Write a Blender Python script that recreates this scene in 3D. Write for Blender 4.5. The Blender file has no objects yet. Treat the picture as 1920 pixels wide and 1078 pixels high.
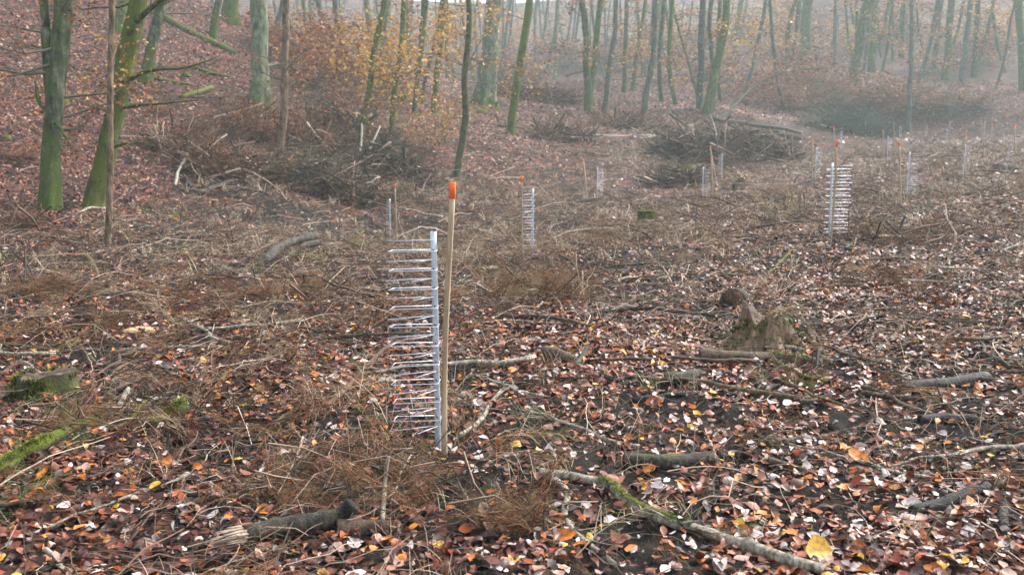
import bpy, math, random
import numpy as np
from mathutils import Vector
sc = bpy.context.scene
C = sc.collection
R_ = math.radians
# ------------------------------------------------------------------ camera
F = 1867.0; CX, CY, HZ = 960.0, 539.0, 260.0
PITCH = math.atan((CY - HZ) / F)
CAM = np.array([0.0, 0.0, 1.69])
cd = bpy.data.cameras.new('camera'); cam = bpy.data.objects.new('camera', cd); C.objects.link(cam)
cd.sensor_width = 36.0; cd.lens = 36.0 * F / 1920.0; cd.clip_start = 0.1; cd.clip_end = 2000
cam.location = CAM; cam.rotation_euler = (math.pi / 2 - PITCH, 0, 0)
cd.dof.use_dof = True; cd.dof.focus_distance = 6.5; cd.dof.aperture_fstop = 4.0
sc.camera = cam
# ------------------------------------------------------------------ world, sun, exposure
w = bpy.data.worlds.new('World'); sc.world = w; w.use_nodes = True
nt = w.node_tree; nt.nodes.clear()
sky = nt.nodes.new('ShaderNodeTexSky'); sky.sky_type = 'NISHITA'; sky.sun_disc = False
sky.sun_elevation = R_(40); sky.sun_rotation = R_(55); sky.air_density = 1.0; sky.dust_density = 3.0; sky.ozone_density = 1.0
hs = nt.nodes.new('ShaderNodeHueSaturation'); hs.inputs['Saturation'].default_value = 0.42
bg = nt.nodes.new('ShaderNodeBackground'); bg.inputs[1].default_value = 0.15
ow = nt.nodes.new('ShaderNodeOutputWorld')
nt.links.new(sky.outputs[0], hs.inputs['Color']); nt.links.new(hs.outputs[0], bg.inputs[0]); nt.links.new(bg.outputs[0], ow.inputs[0])
sl = bpy.data.lights.new('sun', 'SUN'); sl.energy = 1.5; sl.angle = R_(25); sl.color = (1.0, 0.955, 0.89)
so = bpy.data.objects.new('sun', sl); C.objects.link(so)
SUN_EL, SUN_AZ = R_(40), R_(55)
so.rotation_euler = Vector((math.sin(SUN_AZ) * math.cos(SUN_EL), math.cos(SUN_AZ) * math.cos(SUN_EL), math.sin(SUN_EL))).to_track_quat('Z', 'Y').to_euler()
sc.view_settings.view_transform = 'Standard'; sc.view_settings.look = 'None'
sc.view_settings.exposure = 2.0; sc.view_settings.gamma = 1.0
sc.cycles.max_bounces = 5; sc.cycles.diffuse_bounces = 2; sc.cycles.glossy_bounces = 2; sc.cycles.volume_bounces = 2
sc.cycles.transparent_max_bounces = 4; sc.cycles.use_denoising = True
HAZE = 0.0011; HAZE_COL = (0.82, 0.97, 0.98)

rng = np.random.default_rng(7)
random.seed(7)
# ------------------------------------------------------------------ noise / terrain
def _hash(ix, iy, s):
    n = (ix.astype(np.int64) * 374761393 + iy.astype(np.int64) * 668265263 + s * 974634777) & 0x7fffffff
    n = ((n ^ (n >> 13)) * 1274126177) & 0x7fffffff
    return ((n ^ (n >> 16)) & 0xffff) / 65535.0
def vnoise(x, y, s=0):
    x = np.asarray(x, float); y = np.asarray(y, float)
    ix = np.floor(x); iy = np.floor(y); fx = x - ix; fy = y - iy
    fx = fx * fx * (3 - 2 * fx); fy = fy * fy * (3 - 2 * fy)
    a = _hash(ix, iy, s); b = _hash(ix + 1, iy, s); c = _hash(ix, iy + 1, s); d = _hash(ix + 1, iy + 1, s)
    return (a * (1 - fx) + b * fx) * (1 - fy) + (c * (1 - fx) + d * fx) * fy
def fbm(x, y, s=0, o=3):
    t = 0; a = .5
    for k in range(o):
        t = t + a * (vnoise(x * 2 ** k, y * 2 ** k, s + k) - .5) * 2; a *= .5
    return t
ca, sa = math.cos(PITCH), math.sin(PITCH)
def ray(px, py):
    v = (CY - np.asarray(py, float)) / F
    return np.stack([(np.asarray(px, float) - CX) / F, ca + v * sa, -sa + v * ca], -1)
def pt(px, py, d): return CAM + ray(px, py) * np.asarray(d)[..., None]
def project(x, y, z):
    dy = y; dz = z - CAM[2]
    dep = dy * ca - dz * sa; up = dy * sa + dz * ca
    dep = np.where(dep > .1, dep, .1)
    return CX + F * x / dep, CY - F * up / dep, dep
# control points of the ground: (px, py, depth)
CP = [(822,845,5.4),(1000,480,17.6),(1555,455,14.9),(735,450,25),(1699,376,25),(1805,337,33),(1891,296,40),(1528,337,36),
 (1577,283,60),(1666,305,45),(1686,266,72),(1736,258,80),(1776,272,70),(1844,257,78),(1857,268,70),(1120,376,34),(1317,378,33),
 (1353,338,44),(90,395,21),(175,388,21),(202,470,15.5),(0,390,21),(350,385,24),(560,378,26),(700,345,31),(350,255,31),(560,210,38),
 (800,230,46),(800,335,36),(855,333,38),(483,220,36),(0,200,29),(0,0,41),(200,0,47),(200,180,33),(450,100,50),(450,30,62),
 (600,95,62),(650,110,66),(722,160,55),(957,250,50),(908,200,58),(1000,200,66),(1100,206,69),(1000,160,88),(1000,140,130),(1207,215,66),(1330,212,66),
 (1240,300,48),(1240,255,57),(1560,244,64),(1900,215,80),(1900,160,95),(1900,0,140),(1500,180,85),(1500,125,100),(1500,0,150),
 (1300,140,105),(1300,70,150),(1240,60,200),(1600,155,90),(1300,450,17),(1300,400,24),(600,600,9.3),(1400,620,8.6),(1900,600,8.8),(200,600,9.3),
 (0,700,7.1),(1100,300,44),(950,300,42)]
W = np.array([pt(a, b, c) for a, b, c in CP])
EX = np.array([(-3,3.3,.03),(0,3,0),(3,3,.0),(-4,-4,0.1),(4,-4,0.1),(0,-12,0.0),(-14,0,.6),(14,0,.6),(-30,5,5),(30,5,3.0),(-30,30,9),(-40,60,15),
 (45,30,6),(60,70,17),(0,300,41),(-60,300,44),(80,300,56),(0,230,30),(-45,110,16),(-18,120,9),(90,180,36),(-90,180,34),(-14,90,8.0)], float)
W = np.vstack([W, EX])
XS, ZS = W[:, :2], W[:, 2]
def _U(r2): return 0.5 * r2 * np.log(r2 + 1e-9)
_n = len(XS)
_A = np.zeros((_n + 3, _n + 3)); _d2 = ((XS[:, None] - XS[None]) ** 2).sum(-1)
_A[:_n, :_n] = _U(_d2) + np.eye(_n) * 3.0
_A[:_n, _n] = 1; _A[:_n, _n + 1:] = XS; _A[_n, :_n] = 1; _A[_n + 1:, :_n] = XS.T
_w = np.linalg.solve(_A, np.concatenate([ZS, [0, 0, 0]]))
def tps(x, y):
    x = np.asarray(x, float).ravel(); y = np.asarray(y, float).ravel(); out = np.empty_like(x)
    for i in range(0, len(x), 60000):
        q = np.stack([x[i:i + 60000], y[i:i + 60000]], -1)
        d2 = ((q[:, None] - XS[None]) ** 2).sum(-1)
        out[i:i + 60000] = _U(d2) @ _w[:_n] + _w[_n] + q @ _w[_n + 1:]
    return out
# fast lookup grid (polar) of the smooth ground
_GR = np.exp(np.linspace(math.log(.8), math.log(420), 260)); _GT = np.linspace(-math.pi, math.pi, 361)
_gx = _GR[:, None] * np.sin(_GT)[None]; _gy = _GR[:, None] * np.cos(_GT)[None]
_rr = np.minimum(_GR, 290)[:, None] * np.ones_like(_gx)
_gz = tps(_rr * np.sin(_GT)[None], _rr * np.cos(_GT)[None]).reshape(_gx.shape)
_back = np.clip((np.abs(_GT)[None] - 1.0) / .8, 0, 1) * np.ones_like(_gx)
_gz = _gz * (1 - _back) + np.clip(_gz, -1, 8) * _back
_gz = np.clip(_gz, -3, 56)
def hs_(x, y):
    x = np.asarray(x, float); y = np.asarray(y, float)
    r = np.clip(np.hypot(x, y), .8, 419.9); t = np.arctan2(x, y)
    u = (np.log(r) - math.log(.8)) / (math.log(420) - math.log(.8)) * 259; v = (t + math.pi) / (2 * math.pi) * 360
    i = np.clip(u.astype(int), 0, 258); j = np.clip(v.astype(int), 0, 359); fu = u - i; fv = v - j
    return (_gz[i, j] * (1 - fu) + _gz[i + 1, j] * fu) * (1 - fv) + (_gz[i, j + 1] * (1 - fu) + _gz[i + 1, j + 1] * fu) * fv
def H(x, y):
    x = np.asarray(x, float); y = np.asarray(y, float)
    r = np.hypot(x, y)
    z = hs_(x, y)
    z0_ = z; fl = np.clip((np.hypot((x + .39), (y - 5.1) * .6) - .25) / 1.1, 0, 1)
    z = z + np.clip((r - 2) / 6, 0, 1) * (.07 * fbm(x * .9, y * .9, 3, 3) + .16 * np.maximum(fbm(x * .45 + 5, y * .45, 51, 3), -.1) * np.clip(r / 12, 0, 1)) + np.clip(r / 40, 0, 1) * .22 * fbm(x * .28, y * .28, 9, 3)
    z = z + (.065 * fbm(x * 4.5, y * 4.5, 21, 2) + .022 * fbm(x * 14, y * 14, 25, 2) * (r < 16)) * np.clip(1.6 - r / 30, 0, 1)
    z = z0_ + (z - z0_) * (.15 + .85 * fl)
    return z
def Hn(x, y):
    e = .06
    zx = (H(x + e, y) - H(x - e, y)) / (2 * e); zy = (H(x, y + e) - H(x, y - e)) / (2 * e)
    n = np.stack([-zx, -zy, np.ones_like(zx)], -1)
    return n / np.linalg.norm(n, axis=-1, keepdims=True)
_TS = np.exp(np.linspace(math.log(2.2), math.log(330), 1500))
def hit(px, py):
    q = pt(np.full(1500, float(px)), np.full(1500, float(py)), _TS)
    g = q[:, 2] - H(q[:, 0], q[:, 1])
    k = np.argmax(g < 0)
    if g[k] >= 0: k = 1499
    a = g[k - 1]; b = g[k]; t = a / (a - b) if a != b else 0
    d = _TS[k - 1] + (_TS[k] - _TS[k - 1]) * t
    p = pt(px, py, d); p[2] = H(p[0], p[1])
    return p, d
# ------------------------------------------------------------------ mesh helpers
def mesh_np(name, V, Fs, attrs=None, smooth=False):
    """Fs list of (m,k) int arrays"""
    me = bpy.data.meshes.new(name)
    V = np.asarray(V, np.float32).reshape(-1, 3)
    Fs = [np.asarray(f, np.int32) for f in Fs if len(f)]
    nl = sum(f.size for f in Fs); nf = sum(len(f) for f in Fs)
    me.vertices.add(len(V)); me.loops.add(nl); me.polygons.add(nf)
    me.vertices.foreach_set('co', V.ravel())
    me.loops.foreach_set('vertex_index', np.concatenate([f.ravel() for f in Fs]))
    tot = np.concatenate([np.full(len(f), f.shape[1], np.int32) for f in Fs])
    st = np.concatenate([[0], np.cumsum(tot)[:-1]]).astype(np.int32)
    me.polygons.foreach_set('loop_start', st)
    try: me.polygons.foreach_set('loop_total', tot)
    except Exception: pass
    if smooth: me.polygons.foreach_set('use_smooth', np.ones(nf, bool))
    me.update(calc_edges=True)
    for k, a in (attrs or {}).items():
        at = me.attributes.new(k, 'FLOAT', 'POINT'); at.data.foreach_set('value', np.asarray(a, np.float32).ravel())
    return me
def link(name, me, mat=None, parent=None, loc=None):
    o = bpy.data.objects.new(name, me); C.objects.link(o)
    if mat is not None and me is not None:
        if len(me.materials) == 0: me.materials.append(mat)
    if parent is not None: o.parent = parent
    if loc is not None: o.location = loc
    return o
def tag(o, label=None, cat=None, group=None, kind=None):
    if label: o['label'] = label
    if cat: o['category'] = cat
    if group: o['group'] = group
    if kind: o['kind'] = kind
    return o
def empty(name, loc, label, cat, group=None):
    o = bpy.data.objects.new(name, None); C.objects.link(o); o.location = loc; o.empty_display_size = .1
    return tag(o, label, cat, group)
class MB:
    def __init__(s): s.V = []; s.Q = []; s.T = []; s.A = []; s.n = 0
    def add(s, V, Q=None, T=None, a=0.5):
        V = np.asarray(V, float).reshape(-1, 3)
        s.V.append(V)
        if Q is not None and len(Q): s.Q.append(np.asarray(Q) + s.n)
        if T is not None and len(T): s.T.append(np.asarray(T) + s.n)
        s.A.append(np.broadcast_to(np.asarray(a, float), (len(V),)) if np.ndim(a) < 1 or len(a) == len(V) else np.full(len(V), .5))
        s.n += len(V)
    def mesh(s, name, smooth=True, origin=None):
        V = np.concatenate(s.V)
        if origin is not None: V = V - np.asarray(origin)
        fs = []
        if s.Q: fs.append(np.concatenate(s.Q))
        if s.T: fs.append(np.concatenate(s.T))
        return mesh_np(name, V, fs, {'rnd': np.concatenate(s.A)}, smooth)
def batch_tubes(P, Rr, S=3):
    """P (M,K,3), Rr (M,K) -> V, Q"""
    M, K, _ = P.shape
    T = np.gradient(P, axis=1); T /= np.linalg.norm(T, axis=-1, keepdims=True) + 1e-9
    ref = np.where(np.abs(T[:, :1, 2:3]) > .8, np.array([[[1., 0, 0]]]), np.array([[[0, 0, 1.]]])) * np.ones((M, K, 1))
    U = np.cross(T, ref); U /= np.linalg.norm(U, axis=-1, keepdims=True) + 1e-9
    Wv = np.cross(U, T)
    th = np.arange(S) / S * 2 * math.pi
    V = P[:, :, None] + Rr[:, :, None, None] * (np.cos(th)[None, None, :, None] * U[:, :, None] + np.sin(th)[None, None, :, None] * Wv[:, :, None])
    idx = np.arange(M * K * S).reshape(M, K, S)
    a = idx[:, :-1]; b = idx[:, 1:]
    Q = np.stack([a, np.roll(a, -1, 2), np.roll(b, -1, 2), b], -1).reshape(-1, 4)
    return V.reshape(-1, 3), Q
def spline(P, n):
    P = np.asarray(P, float)
    if len(P) == 2: return P[0] + (P[1] - P[0]) * np.linspace(0, 1, n)[:, None]
    Q = np.vstack([2 * P[0] - P[1], P, 2 * P[-1] - P[-2]])
    out = []
    for u in np.linspace(0, len(P) - 1 - 1e-6, n):
        i = int(u); t = u - i; a, b, c, d = Q[i:i + 4]
        out.append(.5 * ((2 * b) + (-a + c) * t + (2 * a - 5 * b + 4 * c - d) * t * t + (-a + 3 * b - 3 * c + d) * t ** 3))
    return np.array(out)
def tube_obj(P, Rr, S=10, rough=.06, flare=None, seed=0, cap=True, a=.5):
    """one rough tube as V,Q,T ; flare=(amount, height, lobes)"""
    P = np.asarray(P, float); K = len(P)
    T = np.gradient(P, axis=0); T /= np.linalg.norm(T, axis=-1, keepdims=True) + 1e-9
    U = np.zeros_like(P); ref = np.array([0, 1., 0]) if abs(T[0, 1]) < .8 else np.array([1., 0, 0])
    for i in range(K):
        u = ref - T[i] * np.dot(ref, T[i]); u /= np.linalg.norm(u); U[i] = u; ref = u
    Wv = np.cross(T, U)
    th = np.arange(S) / S * 2 * math.pi
    rr = np.asarray(Rr)[:, None] * np.ones((K, S))
    L = np.concatenate([[0], np.cumsum(np.linalg.norm(np.diff(P, axis=0), axis=1))])
    rs = max(np.mean(Rr), 1e-4)
    nz = fbm(np.cos(th)[None] * 1.2 + L[:, None] / rs * .22 + seed * 7.3, np.sin(th)[None] * 1.2 + L[:, None] / rs * .09 + seed, seed, 3)
    rr = rr * (1 + rough * 2 * nz)
    if flare:
        am, fh, lob = flare
        e = np.exp(-L / fh)[:, None]
        rr = rr * (1 + am * e * (.55 + .45 * np.cos(lob * th[None] + seed) + .3 * np.cos((lob - 2) * th[None] + 2 * seed)))
    V = P[:, None] + rr[..., None] * (np.cos(th)[None, :, None] * U[:, None] + np.sin(th)[None, :, None] * Wv[:, None])
    idx = np.arange(K * S).reshape(K, S); A = idx[:-1]; B = idx[1:]
    Q = np.stack([A, np.roll(A, -1, 1), np.roll(B, -1, 1), B], -1).reshape(-1, 4)
    V = V.reshape(-1, 3); Tt = []
    if cap:
        V = np.vstack([V, P[0] - T[0] * Rr[0] * .05, P[-1] + T[-1] * Rr[-1] * .05]); n0 = K * S
        for k in range(S):
            Tt.append((n0, idx[0, (k + 1) % S], idx[0, k])); Tt.append((n0 + 1, idx[-1, k], idx[-1, (k + 1) % S]))
    return V, Q, np.array(Tt, int).reshape(-1, 3)
LT = np.array([(0,0),(.36,0),(.70,0),(1,0),(.12,.18),(.42,.335),(.77,.245),(.12,-.18),(.42,-.335),(.77,-.245)], float)
LQ = np.array([(0,1,5,4),(1,2,6,5),(1,0,7,8),(2,1,8,9)]); LTr = np.array([(2,3,6),(3,2,9)])
def leaves(P, N, ang, size, cup, bend, simple=False):
    M = len(P)
    ref = np.stack([np.cos(ang), np.sin(ang), np.zeros(M)], -1)
    X = ref - N * (ref * N).sum(-1, keepdims=True); X /= np.linalg.norm(X, axis=-1, keepdims=True) + 1e-9
    Y = np.cross(N, X)
    t = LT if not simple else np.array([(0,0),(.5,.36),(1,0),(.5,-.36)], float)
    x = t[None, :, 0] - .5; y = t[None, :, 1] * (1 + .15 * rng.standard_normal((M, 1)))
    z = cup[:, None] * np.abs(y) * 1.6 + bend[:, None] * (x * x * 2 - .2)
    if not simple: z = z + rng.standard_normal((M, len(t))) * .06; x = x + rng.standard_normal((M, len(t))) * .022
    V = P[:, None] + size[:, None, None] * (x[..., None] * X[:, None] + y[..., None] * Y[:, None] + z[..., None] * N[:, None])
    k = len(t); off = (np.arange(M) * k)[:, None, None]
    if simple: return V.reshape(-1, 3), (np.array([(0, 1, 2, 3)])[None] + off).reshape(-1, 4)[:, ::-1], None
    return V.reshape(-1, 3), (LQ[None] + off).reshape(-1, 4), (LTr[None] + off).reshape(-1, 3)
# ------------------------------------------------------------------ materials
def mat(name):
    m = bpy.data.materials.new(name); m.use_nodes = True; n = m.node_tree
    return m, n, n.nodes['Principled BSDF']
def N(n, t, **k):
    x = n.nodes.new(t)
    for a, b in k.items(): setattr(x, a, b)
    return x
def ramp(n, stops, interp='LINEAR'):
    r = n.nodes.new('ShaderNodeValToRGB'); cr = r.color_ramp; cr.interpolation = interp
    while len(cr.elements) > 1: cr.elements.remove(cr.elements[-1])
    cr.elements[0].position = stops[0][0]; cr.elements[0].color = (*stops[0][1], 1)
    for p, c in stops[1:]:
        e = cr.elements.new(p); e.color = (*c, 1)
    return r
def noise(n, scale, detail=4, rough=.6, coord=None):
    x = n.nodes.new('ShaderNodeTexNoise'); x.inputs['Scale'].default_value = scale; x.inputs['Detail'].default_value = detail
    x.inputs['Roughness'].default_value = rough
    if coord is not None: n.links.new(coord, x.inputs['Vector'])
    return x
def mix(n, fac, a, b, mode='MIX'):
    x = n.nodes.new('ShaderNodeMix'); x.data_type = 'RGBA'; x.blend_type = mode
    for s, v in ((x.inputs[0], fac), (x.inputs[6], a), (x.inputs[7], b)):
        if hasattr(v, 'is_linked') or hasattr(v, 'links'): n.links.new(v, s)
        elif isinstance(v, tuple): s.default_value = (*v, 1)
        else: s.default_value = v
    return x.outputs[2]
def bump(n, h, bs, strength=.5, dist=.01):
    b = n.nodes.new('ShaderNodeBump'); b.inputs['Strength'].default_value = strength; b.inputs['Distance'].default_value = dist
    n.links.new(h, b.inputs['Height']); n.links.new(b.outputs[0], bs.inputs['Normal'])
def leaf_mat(name, stops, rough=(.28, .6), trans=0.0, vary=.62, spec=.32):
    m, n, bs = mat(name)
    at = N(n, 'ShaderNodeAttribute', attribute_name='rnd')
    rp = ramp(n, stops, 'CONSTANT'); n.links.new(at.outputs['Fac'], rp.inputs[0])
    tc = N(n, 'ShaderNodeTexCoord'); nz = noise(n, 45, 2, .6, tc.outputs['Object'])
    r2 = ramp(n, [(.3, (1 - vary,) * 3), (.7, (1.0,) * 3)]); n.links.new(nz.outputs['Fac'], r2.inputs[0])
    col = mix(n, 1.0, rp.outputs[0], r2.outputs[0], 'MULTIPLY')
    n.links.new(col, bs.inputs['Base Color'])
    mr = N(n, 'ShaderNodeMapRange'); mr.inputs[3].default_value = rough[0]; mr.inputs[4].default_value = rough[1]
    wn = N(n, 'ShaderNodeTexWhiteNoise', noise_dimensions='1D'); n.links.new(at.outputs['Fac'], wn.inputs['W'])
    n.links.new(wn.outputs['Value'], mr.inputs[0]); n.links.new(mr.outputs[0], bs.inputs['Roughness'])
    bs.inputs['Specular IOR Level'].default_value = spec
    if trans:
        tr = N(n, 'ShaderNodeBsdfTranslucent'); n.links.new(col, tr.inputs[0])
        ms = N(n, 'ShaderNodeMixShader'); ms.inputs[0].default_value = trans
        n.links.new(bs.outputs[0], ms.inputs[1]); n.links.new(tr.outputs[0], ms.inputs[2])
        n.links.new(ms.outputs[0], n.nodes['Material Output'].inputs[0])
    return m
S_LITTER = [(0, (.022,.008,.006)), (.12, (.075,.018,.010)), (.24, (.17,.045,.02)), (.36, (.27,.09,.045)), (.45, (.40,.23,.17)), (.53, (.68,.55,.50)),
            (.67, (.22,.07,.035)), (.76, (.42,.095,.012)), (.86, (.58,.18,.016)), (.93, (.27,.045,.012)), (.975, (.72,.40,.045))]
M_leaf = leaf_mat('litter_leaf_wet', S_LITTER, (.30, .6))
M_hill = leaf_mat('litter_leaf_hill', [(0, (.035,.014,.012)), (.15, (.12,.04,.03)), (.32, (.27,.10,.07)), (.52, (.41,.20,.135)), (.75, (.52,.35,.28)), (.90, (.40,.12,.04)), (.97, (.48,.22,.08))], (.5, .8), spec=.12)
M_aut = leaf_mat('autumn_leaf_orange', [(0, (.26,.085,.03)), (.25, (.36,.13,.035)), (.5, (.45,.2,.05)), (.7, (.55,.30,.06)), (.88, (.60,.42,.11))], (.45, .7), .3)
M_yel = leaf_mat('autumn_leaf_yellow', [(0, (.50,.22,.05)), (.3, (.62,.36,.07)), (.6, (.70,.48,.11)), (.85, (.5,.17,.04))], (.45, .7), .3)
M_rust = leaf_mat('autumn_leaf_rust', [(0, (.17,.055,.028)), (.3, (.25,.085,.035)), (.6, (.33,.115,.04)), (.85, (.4,.17,.055))], (.45, .7), .25)
M_tan = leaf_mat('withered_leaf_tan', [(0, (.34,.20,.09)), (.4, (.45,.29,.15)), (.8, (.36,.15,.05))], (.4, .7), .2)
M_mossb = leaf_mat('moss_yellow_green', [(0, (.08,.10,.015)), (.35, (.20,.24,.025)), (.8, (.36,.38,.05))], (.6, .9))
M_green = leaf_mat('spruce_needles', [(0, (.022,.05,.022)), (.5, (.035,.075,.03)), (.8, (.05,.09,.035))], (.5, .8))
M_grass = leaf_mat('moss_green', [(0, (.05,.07,.012)), (.35, (.11,.14,.016)), (.7, (.20,.23,.025)), (.9, (.12,.10,.03))], (.6, .9))
def rnd_mat(name, stops, rough=.75, spec=.3):
    m, n, bs = mat(name)
    at = N(n, 'ShaderNodeAttribute', attribute_name='rnd')
    rp = ramp(n, stops); n.links.new(at.outputs['Fac'], rp.inputs[0]); n.links.new(rp.outputs[0], bs.inputs['Base Color'])
    bs.inputs['Roughness'].default_value = rough; bs.inputs['Specular IOR Level'].default_value = spec
    return m
M_twig = rnd_mat('twig_bark', [(0, (.010,.007,.005)), (.35, (.045,.027,.018)), (.62, (.15,.09,.06)), (.85, (.34,.24,.17)), (1, (.52,.43,.34))], .7, .3)
M_brush = rnd_mat('dead_brush', [(0, (.02,.009,.005)), (.35, (.11,.048,.024)), (.7, (.25,.13,.07)), (.93, (.43,.29,.18)), (1, (.16,.18,.05))], .9, .1)
M_brushg = rnd_mat('grey_brush', [(0, (.010,.007,.005)), (.35, (.05,.032,.02)), (.65, (.13,.09,.06)), (.88, (.30,.23,.17)), (1, (.09,.11,.04))], .9, .1)
def bark(name, c0, c1, c2, moss=None, moss_amt=.5, scale=6, mlow=None, rough=.9, wet=.12):
    m, n, bs = mat(name)
    tc = N(n, 'ShaderNodeTexCoord')
    mp = N(n, 'ShaderNodeMapping'); mp.inputs['Scale'].default_value = (1, 1, .55); n.links.new(tc.outputs['Object'], mp.inputs[0])
    nz = noise(n, scale, 6, .65, mp.outputs[0]); rp = ramp(n, [(.33, c0), (.5, c1), (.68, c2)]); n.links.new(nz.outputs['Fac'], rp.inputs[0])
    mp2 = N(n, 'ShaderNodeMapping'); mp2.inputs['Scale'].default_value = (1, 1, .12); n.links.new(tc.outputs['Object'], mp2.inputs[0])
    ns = noise(n, scale * 2.6, 5, .7, mp2.outputs[0]); rstk = ramp(n, [(.36, (.38,) * 3), (.56, (1,) * 3)]); n.links.new(ns.outputs['Fac'], rstk.inputs[0])
    col = mix(n, 1.0, rp.outputs[0], rstk.outputs[0], 'MULTIPLY')
    if moss:
        n2 = noise(n, scale * .45, 5, .7, tc.outputs['Object'])
        gm = N(n, 'ShaderNodeNewGeometry'); sx = N(n, 'ShaderNodeSeparateXYZ'); n.links.new(gm.outputs['Normal'], sx.inputs[0])
        ma = N(n, 'ShaderNodeMath', operation='MULTIPLY_ADD'); n.links.new(sx.outputs[2], ma.inputs[0]); ma.inputs[1].default_value = .25
        n.links.new(n2.outputs['Fac'], ma.inputs[2])
        fac = ma.outputs[0]
        if mlow:   # more moss near the foot of the tree
            so_ = N(n, 'ShaderNodeSeparateXYZ'); n.links.new(tc.outputs['Object'], so_.inputs[0])
            mr = N(n, 'ShaderNodeMapRange'); mr.inputs[1].default_value = 0; mr.inputs[2].default_value = mlow; mr.inputs[3].default_value = .16; mr.inputs[4].default_value = 0
            n.links.new(so_.outputs[2], mr.inputs[0]); ad = N(n, 'ShaderNodeMath', operation='ADD'); n.links.new(fac, ad.inputs[0]); n.links.new(mr.outputs[0], ad.inputs[1]); fac = ad.outputs[0]
        r3 = ramp(n, [(max(.01, .95 - moss_amt), (0, 0, 0)), (min(.99, 1.1 - moss_amt), (1, 1, 1))]); n.links.new(fac, r3.inputs[0])
        n3 = noise(n, scale * 9, 3, .7, tc.outputs['Object']); r4 = ramp(n, [(.3, tuple(x * .45 for x in moss)), (.7, moss)]); n.links.new(n3.outputs['Fac'], r4.inputs[0])
        col = mix(n, r3.outputs[0], col, r4.outputs[0])
    n.links.new(col, bs.inputs['Base Color']); bs.inputs['Roughness'].default_value = rough; bs.inputs['Specular IOR Level'].default_value = wet
    nb = noise(n, scale * 5, 5, .7, mp.outputs[0]); bump(n, nb.outputs['Fac'], bs, .9, .02)
    return m
MOSS = (.12, .155, .022)
B_beech = bark('beech_bark_grey', (.025,.028,.016), (.075,.085,.048), (.19,.20,.14), (.07,.10,.016), .46, 5, 1.6)
B_pbeech = bark('beech_bark_pale', (.08,.09,.06), (.145,.16,.105), (.22,.235,.17), (.09,.13,.02), .36, 5, 1.4)
B_moss = bark('bark_mossy', (.03,.035,.012), (.07,.08,.025), (.13,.14,.06), (.105,.135,.018), .52, 6)
B_thin = bark('thin_bark_brown', (.06,.04,.025), (.15,.105,.07), (.26,.19,.13), (.10,.11,.035), .28, 9)
B_green = bark('thin_bark_green', (.035,.04,.018), (.085,.10,.04), (.16,.17,.09), (.10,.14,.025), .46, 7)
B_dark = bark('bark_dark_green', (.035,.035,.02), (.065,.065,.035), (.10,.10,.055), (.10,.12,.02), .42, 8)
B_far = bark('far_bark', (.06,.068,.055), (.10,.11,.085), (.14,.15,.12), (.09,.11,.05), .4, 5)
B_log = bark('log_wet_grey', (.014,.012,.010), (.042,.036,.028), (.12,.105,.08), (.09,.11,.02), .2, 14, None, .75, .25)
B_black = bark('log_blackened', (.005,.0045,.0045), (.014,.012,.012), (.05,.045,.045), None, 0, 16, None, .65, .3)
B_brown = bark('log_brown', (.03,.016,.011), (.085,.048,.033), (.19,.125,.09), (.09,.11,.02), .18, 14, None, .75, .3)
B_pale = bark('branch_pale', (.12,.10,.07), (.36,.32,.245), (.58,.54,.45), (.15,.17,.05), .12, 22, None, .75, .25)
B_red = bark('branch_reddish', (.10,.05,.032), (.20,.105,.065), (.30,.18,.12), None, 0, 22, None, .6, .4)
B_mlog = bark('log_mossy', (.04,.035,.02), (.09,.08,.045), (.15,.13,.08), (.13,.155,.022), .52, 12)
def wood(name, c0, c1, c2, sc_=30, axis=(1, 1, .06), rough=.7):
    m, n, bs = mat(name)
    tc = N(n, 'ShaderNodeTexCoord'); mp = N(n, 'ShaderNodeMapping'); mp.inputs['Scale'].default_value = axis; n.links.new(tc.outputs['Object'], mp.inputs[0])
    nz = noise(n, sc_, 6, .7, mp.outputs[0]); rp = ramp(n, [(.3, c0), (.5, c1), (.72, c2)]); n.links.new(nz.outputs['Fac'], rp.inputs[0])
    n.links.new(rp.outputs[0], bs.inputs['Base Color']); bs.inputs['Roughness'].default_value = rough
    bump(n, nz.outputs['Fac'], bs, .5, .003); return m
M_stake = wood('stake_wood', (.13,.085,.045), (.28,.20,.12), (.42,.33,.22), 45)
M_cut = wood('cut_wood', (.30,.16,.07), (.48,.29,.15), (.58,.38,.22), 25, (1, 1, 1))
M_rot = wood('rotten_wood', (.02,.012,.008), (.14,.085,.045), (.36,.26,.17), 20, (1, 1, .15), .9)
M_split = wood('split_wood', (.12,.085,.055), (.25,.19,.14), (.38,.31,.25), 20, (.2, 1, 1), .8)
m, n, bs = mat('orange_paint'); M_or = m
tc = N(n, 'ShaderNodeTexCoord'); nz = noise(n, 60, 3, .6, tc.outputs['Object']); rp = ramp(n, [(.3, (.60,.085,.015)), (.6, (.85,.14,.02))])
n.links.new(nz.outputs['Fac'], rp.inputs[0]); n.links.new(rp.outputs[0], bs.inputs['Base Color']); bs.inputs['Roughness'].default_value = .6
m, n, bs = mat('galvanised_tube'); M_tube = m
tc = N(n, 'ShaderNodeTexCoord'); nz = noise(n, 25, 4, .6, tc.outputs['Object']); rp = ramp(n, [(.3, (.33,.37,.43)), (.7, (.52,.56,.62))])
n.links.new(nz.outputs['Fac'], rp.inputs[0]); n.links.new(rp.outputs[0], bs.inputs['Base Color']); bs.inputs['Metallic'].default_value = .55; bs.inputs['Roughness'].default_value = .42
m, n, bs = mat('bright_wire'); M_wire = m
bs.inputs['Base Color'].default_value = (.58,.58,.65,1); bs.inputs['Metallic'].default_value = .35; bs.inputs['Roughness'].default_value = .35
m, n, bs = mat('hole_dark'); M_hole = m
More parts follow.
